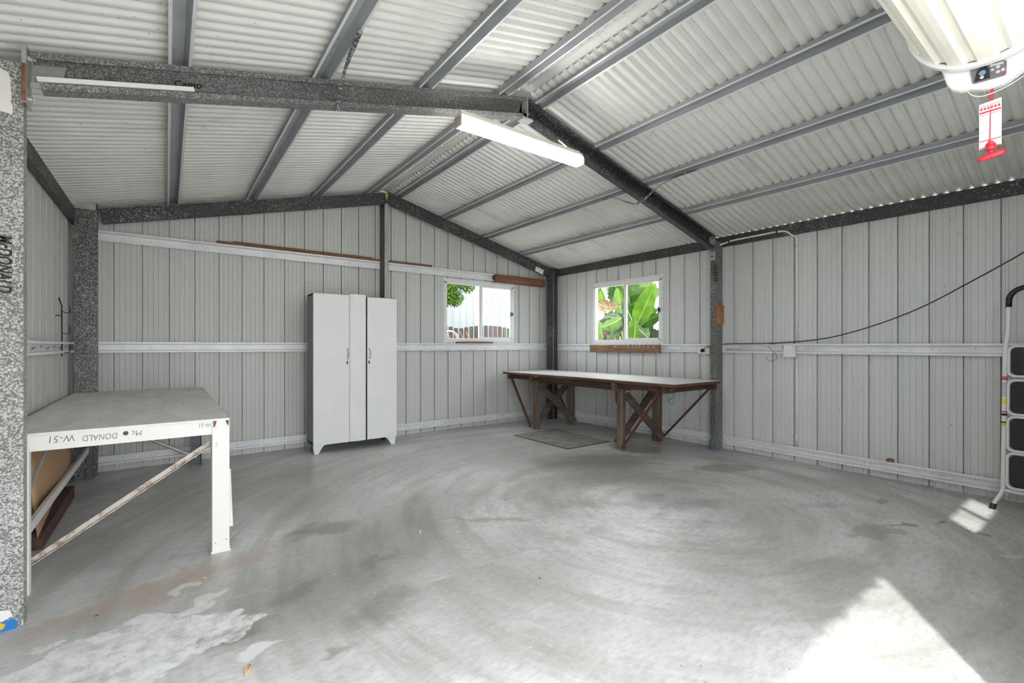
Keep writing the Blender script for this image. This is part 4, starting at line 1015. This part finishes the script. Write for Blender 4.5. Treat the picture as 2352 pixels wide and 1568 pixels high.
bl(b3, (1385,790), (1379,735), 8.2, 8.2, .4, 'leafA', droop=0, ragged=.4)
bl(b3, (1445,700), (1520,655), 7.9, 7.8, .40, 'leafD', droop=.1)
bl(b3, (1440,690), (1500,640), 8.0, 8.0, .42, 'leafD', droop=.1)
bl(b3, (1438,680), (1470,632), 8.1, 8.1, .40, 'leafD', droop=0)
bl(b3, (1440,700), (1395,640), 8.0, 8.0, .42, 'leafD', droop=.1)
bl(b3, (1440,690), (1425,635), 8.0, 8.0, .40, 'leafA', droop=0)
bl(b3, (1450,720), (1510,700), 8.0, 8.0, .42, 'leafB', droop=.2)
bl(b3, (1445,740), (1490,770), 8.0, 7.8, .36, 'leafB', droop=.1)
# dry hanging leaves around the trunks
dr_ = random.Random(5)
for pl_, xx, yy in ((b1,6.95,5.62),(b2,7.2,6.35),(b1,7.0,5.9)):
    for i in range(16):
        a = dr_.uniform(0,2*PI); rr = dr_.uniform(.08,.34); z = dr_.uniform(1.25,1.75)
        banana_leaf((xx+.05*math.cos(a),yy+.05*math.sin(a),z),(xx+rr*math.cos(a),yy+rr*math.sin(a),z-dr_.uniform(.4,.8)),.09,'leafC' if i%2 else 'trunk',pl_,droop=.05,ragged=.6,seedv=50+i)
# rear fence and neighbour pieces beyond
pf2 = empty('paling_fence', (8.6,6.5,0), 'dark weathered paling fence behind the banana plants', 'fence')
y = 4.6; k = 0
while y < 9.0:
    z1 = 1.60+.012*((k*5) % 3); b = MB(); b.box((8.6,y,-.12),(8.615,y+.095,z1)); b.build('paling', 'picket', pf2); y += .102; k += 1
b = MB(); b.box((8.616,4.5,1.0),(8.66,9.1,1.08)); b.build('rail', 'picket', pf2)
b = MB(); b.box((11.0,4.5,-.12),(14,7.25,1.95)); o = b.build('garden_wall', 'creamwall'); tag(o, 'cream rendered wall beyond the paling fence', 'wall')
b = MB(); 
for k in range(12): b.box((12.0,9.0+.35*k,-.12),(12.1,9.32+.35*k,3.6))
b.box((12.02,8.9,-.12),(12.08,13.4,3.5)); tag(b.build('neighbour_building', 'neigh'), 'white clad neighbouring building left of the banana plants', 'building')

# ------------------------------------------------------------------ light
wd = bpy.data.worlds.new('sky'); bpy.context.scene.world = wd; wd.use_nodes = True
bg = wd.node_tree.nodes['Background']; bg.inputs[0].default_value = (.93,.965,1.0,1); bg.inputs[1].default_value = 3.2
sn = bpy.data.lights.new('sun', 'SUN'); sn.energy = 1.8; sn.angle = math.radians(1.2); sn.color = (1,.97,.90)
so_ = bpy.data.objects.new('sun', sn); COL.objects.link(so_)
so_.rotation_euler = Vector((1.376,1.0,-2.34)).to_track_quat('-Z','Y').to_euler()
sc = bpy.context.scene
sc.view_settings.view_transform = 'Standard'; sc.view_settings.look = 'None'; sc.view_settings.gamma = 1; sc.view_settings.exposure = 1.38
sc.view_settings.use_curve_mapping = False
sc.cycles.max_bounces = 7; sc.cycles.diffuse_bounces = 4; sc.cycles.glossy_bounces = 3; sc.cycles.use_adaptive_sampling = True; sc.cycles.adaptive_threshold = .08; sc.cycles.adaptive_min_samples = 16; sc.cycles.transparent_max_bounces = 12
sc.cycles.sample_clamp_indirect = 8; sc.cycles.use_denoising = True
sc.cycles.caustics_reflective = False; sc.cycles.caustics_refractive = False

cam = bpy.data.cameras.new('camera'); co = bpy.data.objects.new('camera', cam); COL.objects.link(co)
cam.sensor_width = 36; cam.lens = 36*1059.26/2352; cam.shift_y = (793.65-784)/2352; cam.clip_start = .02
co.location = (0,0,1.25); co.rotation_euler = (PI/2, 0, -.6423)
sc.camera = co
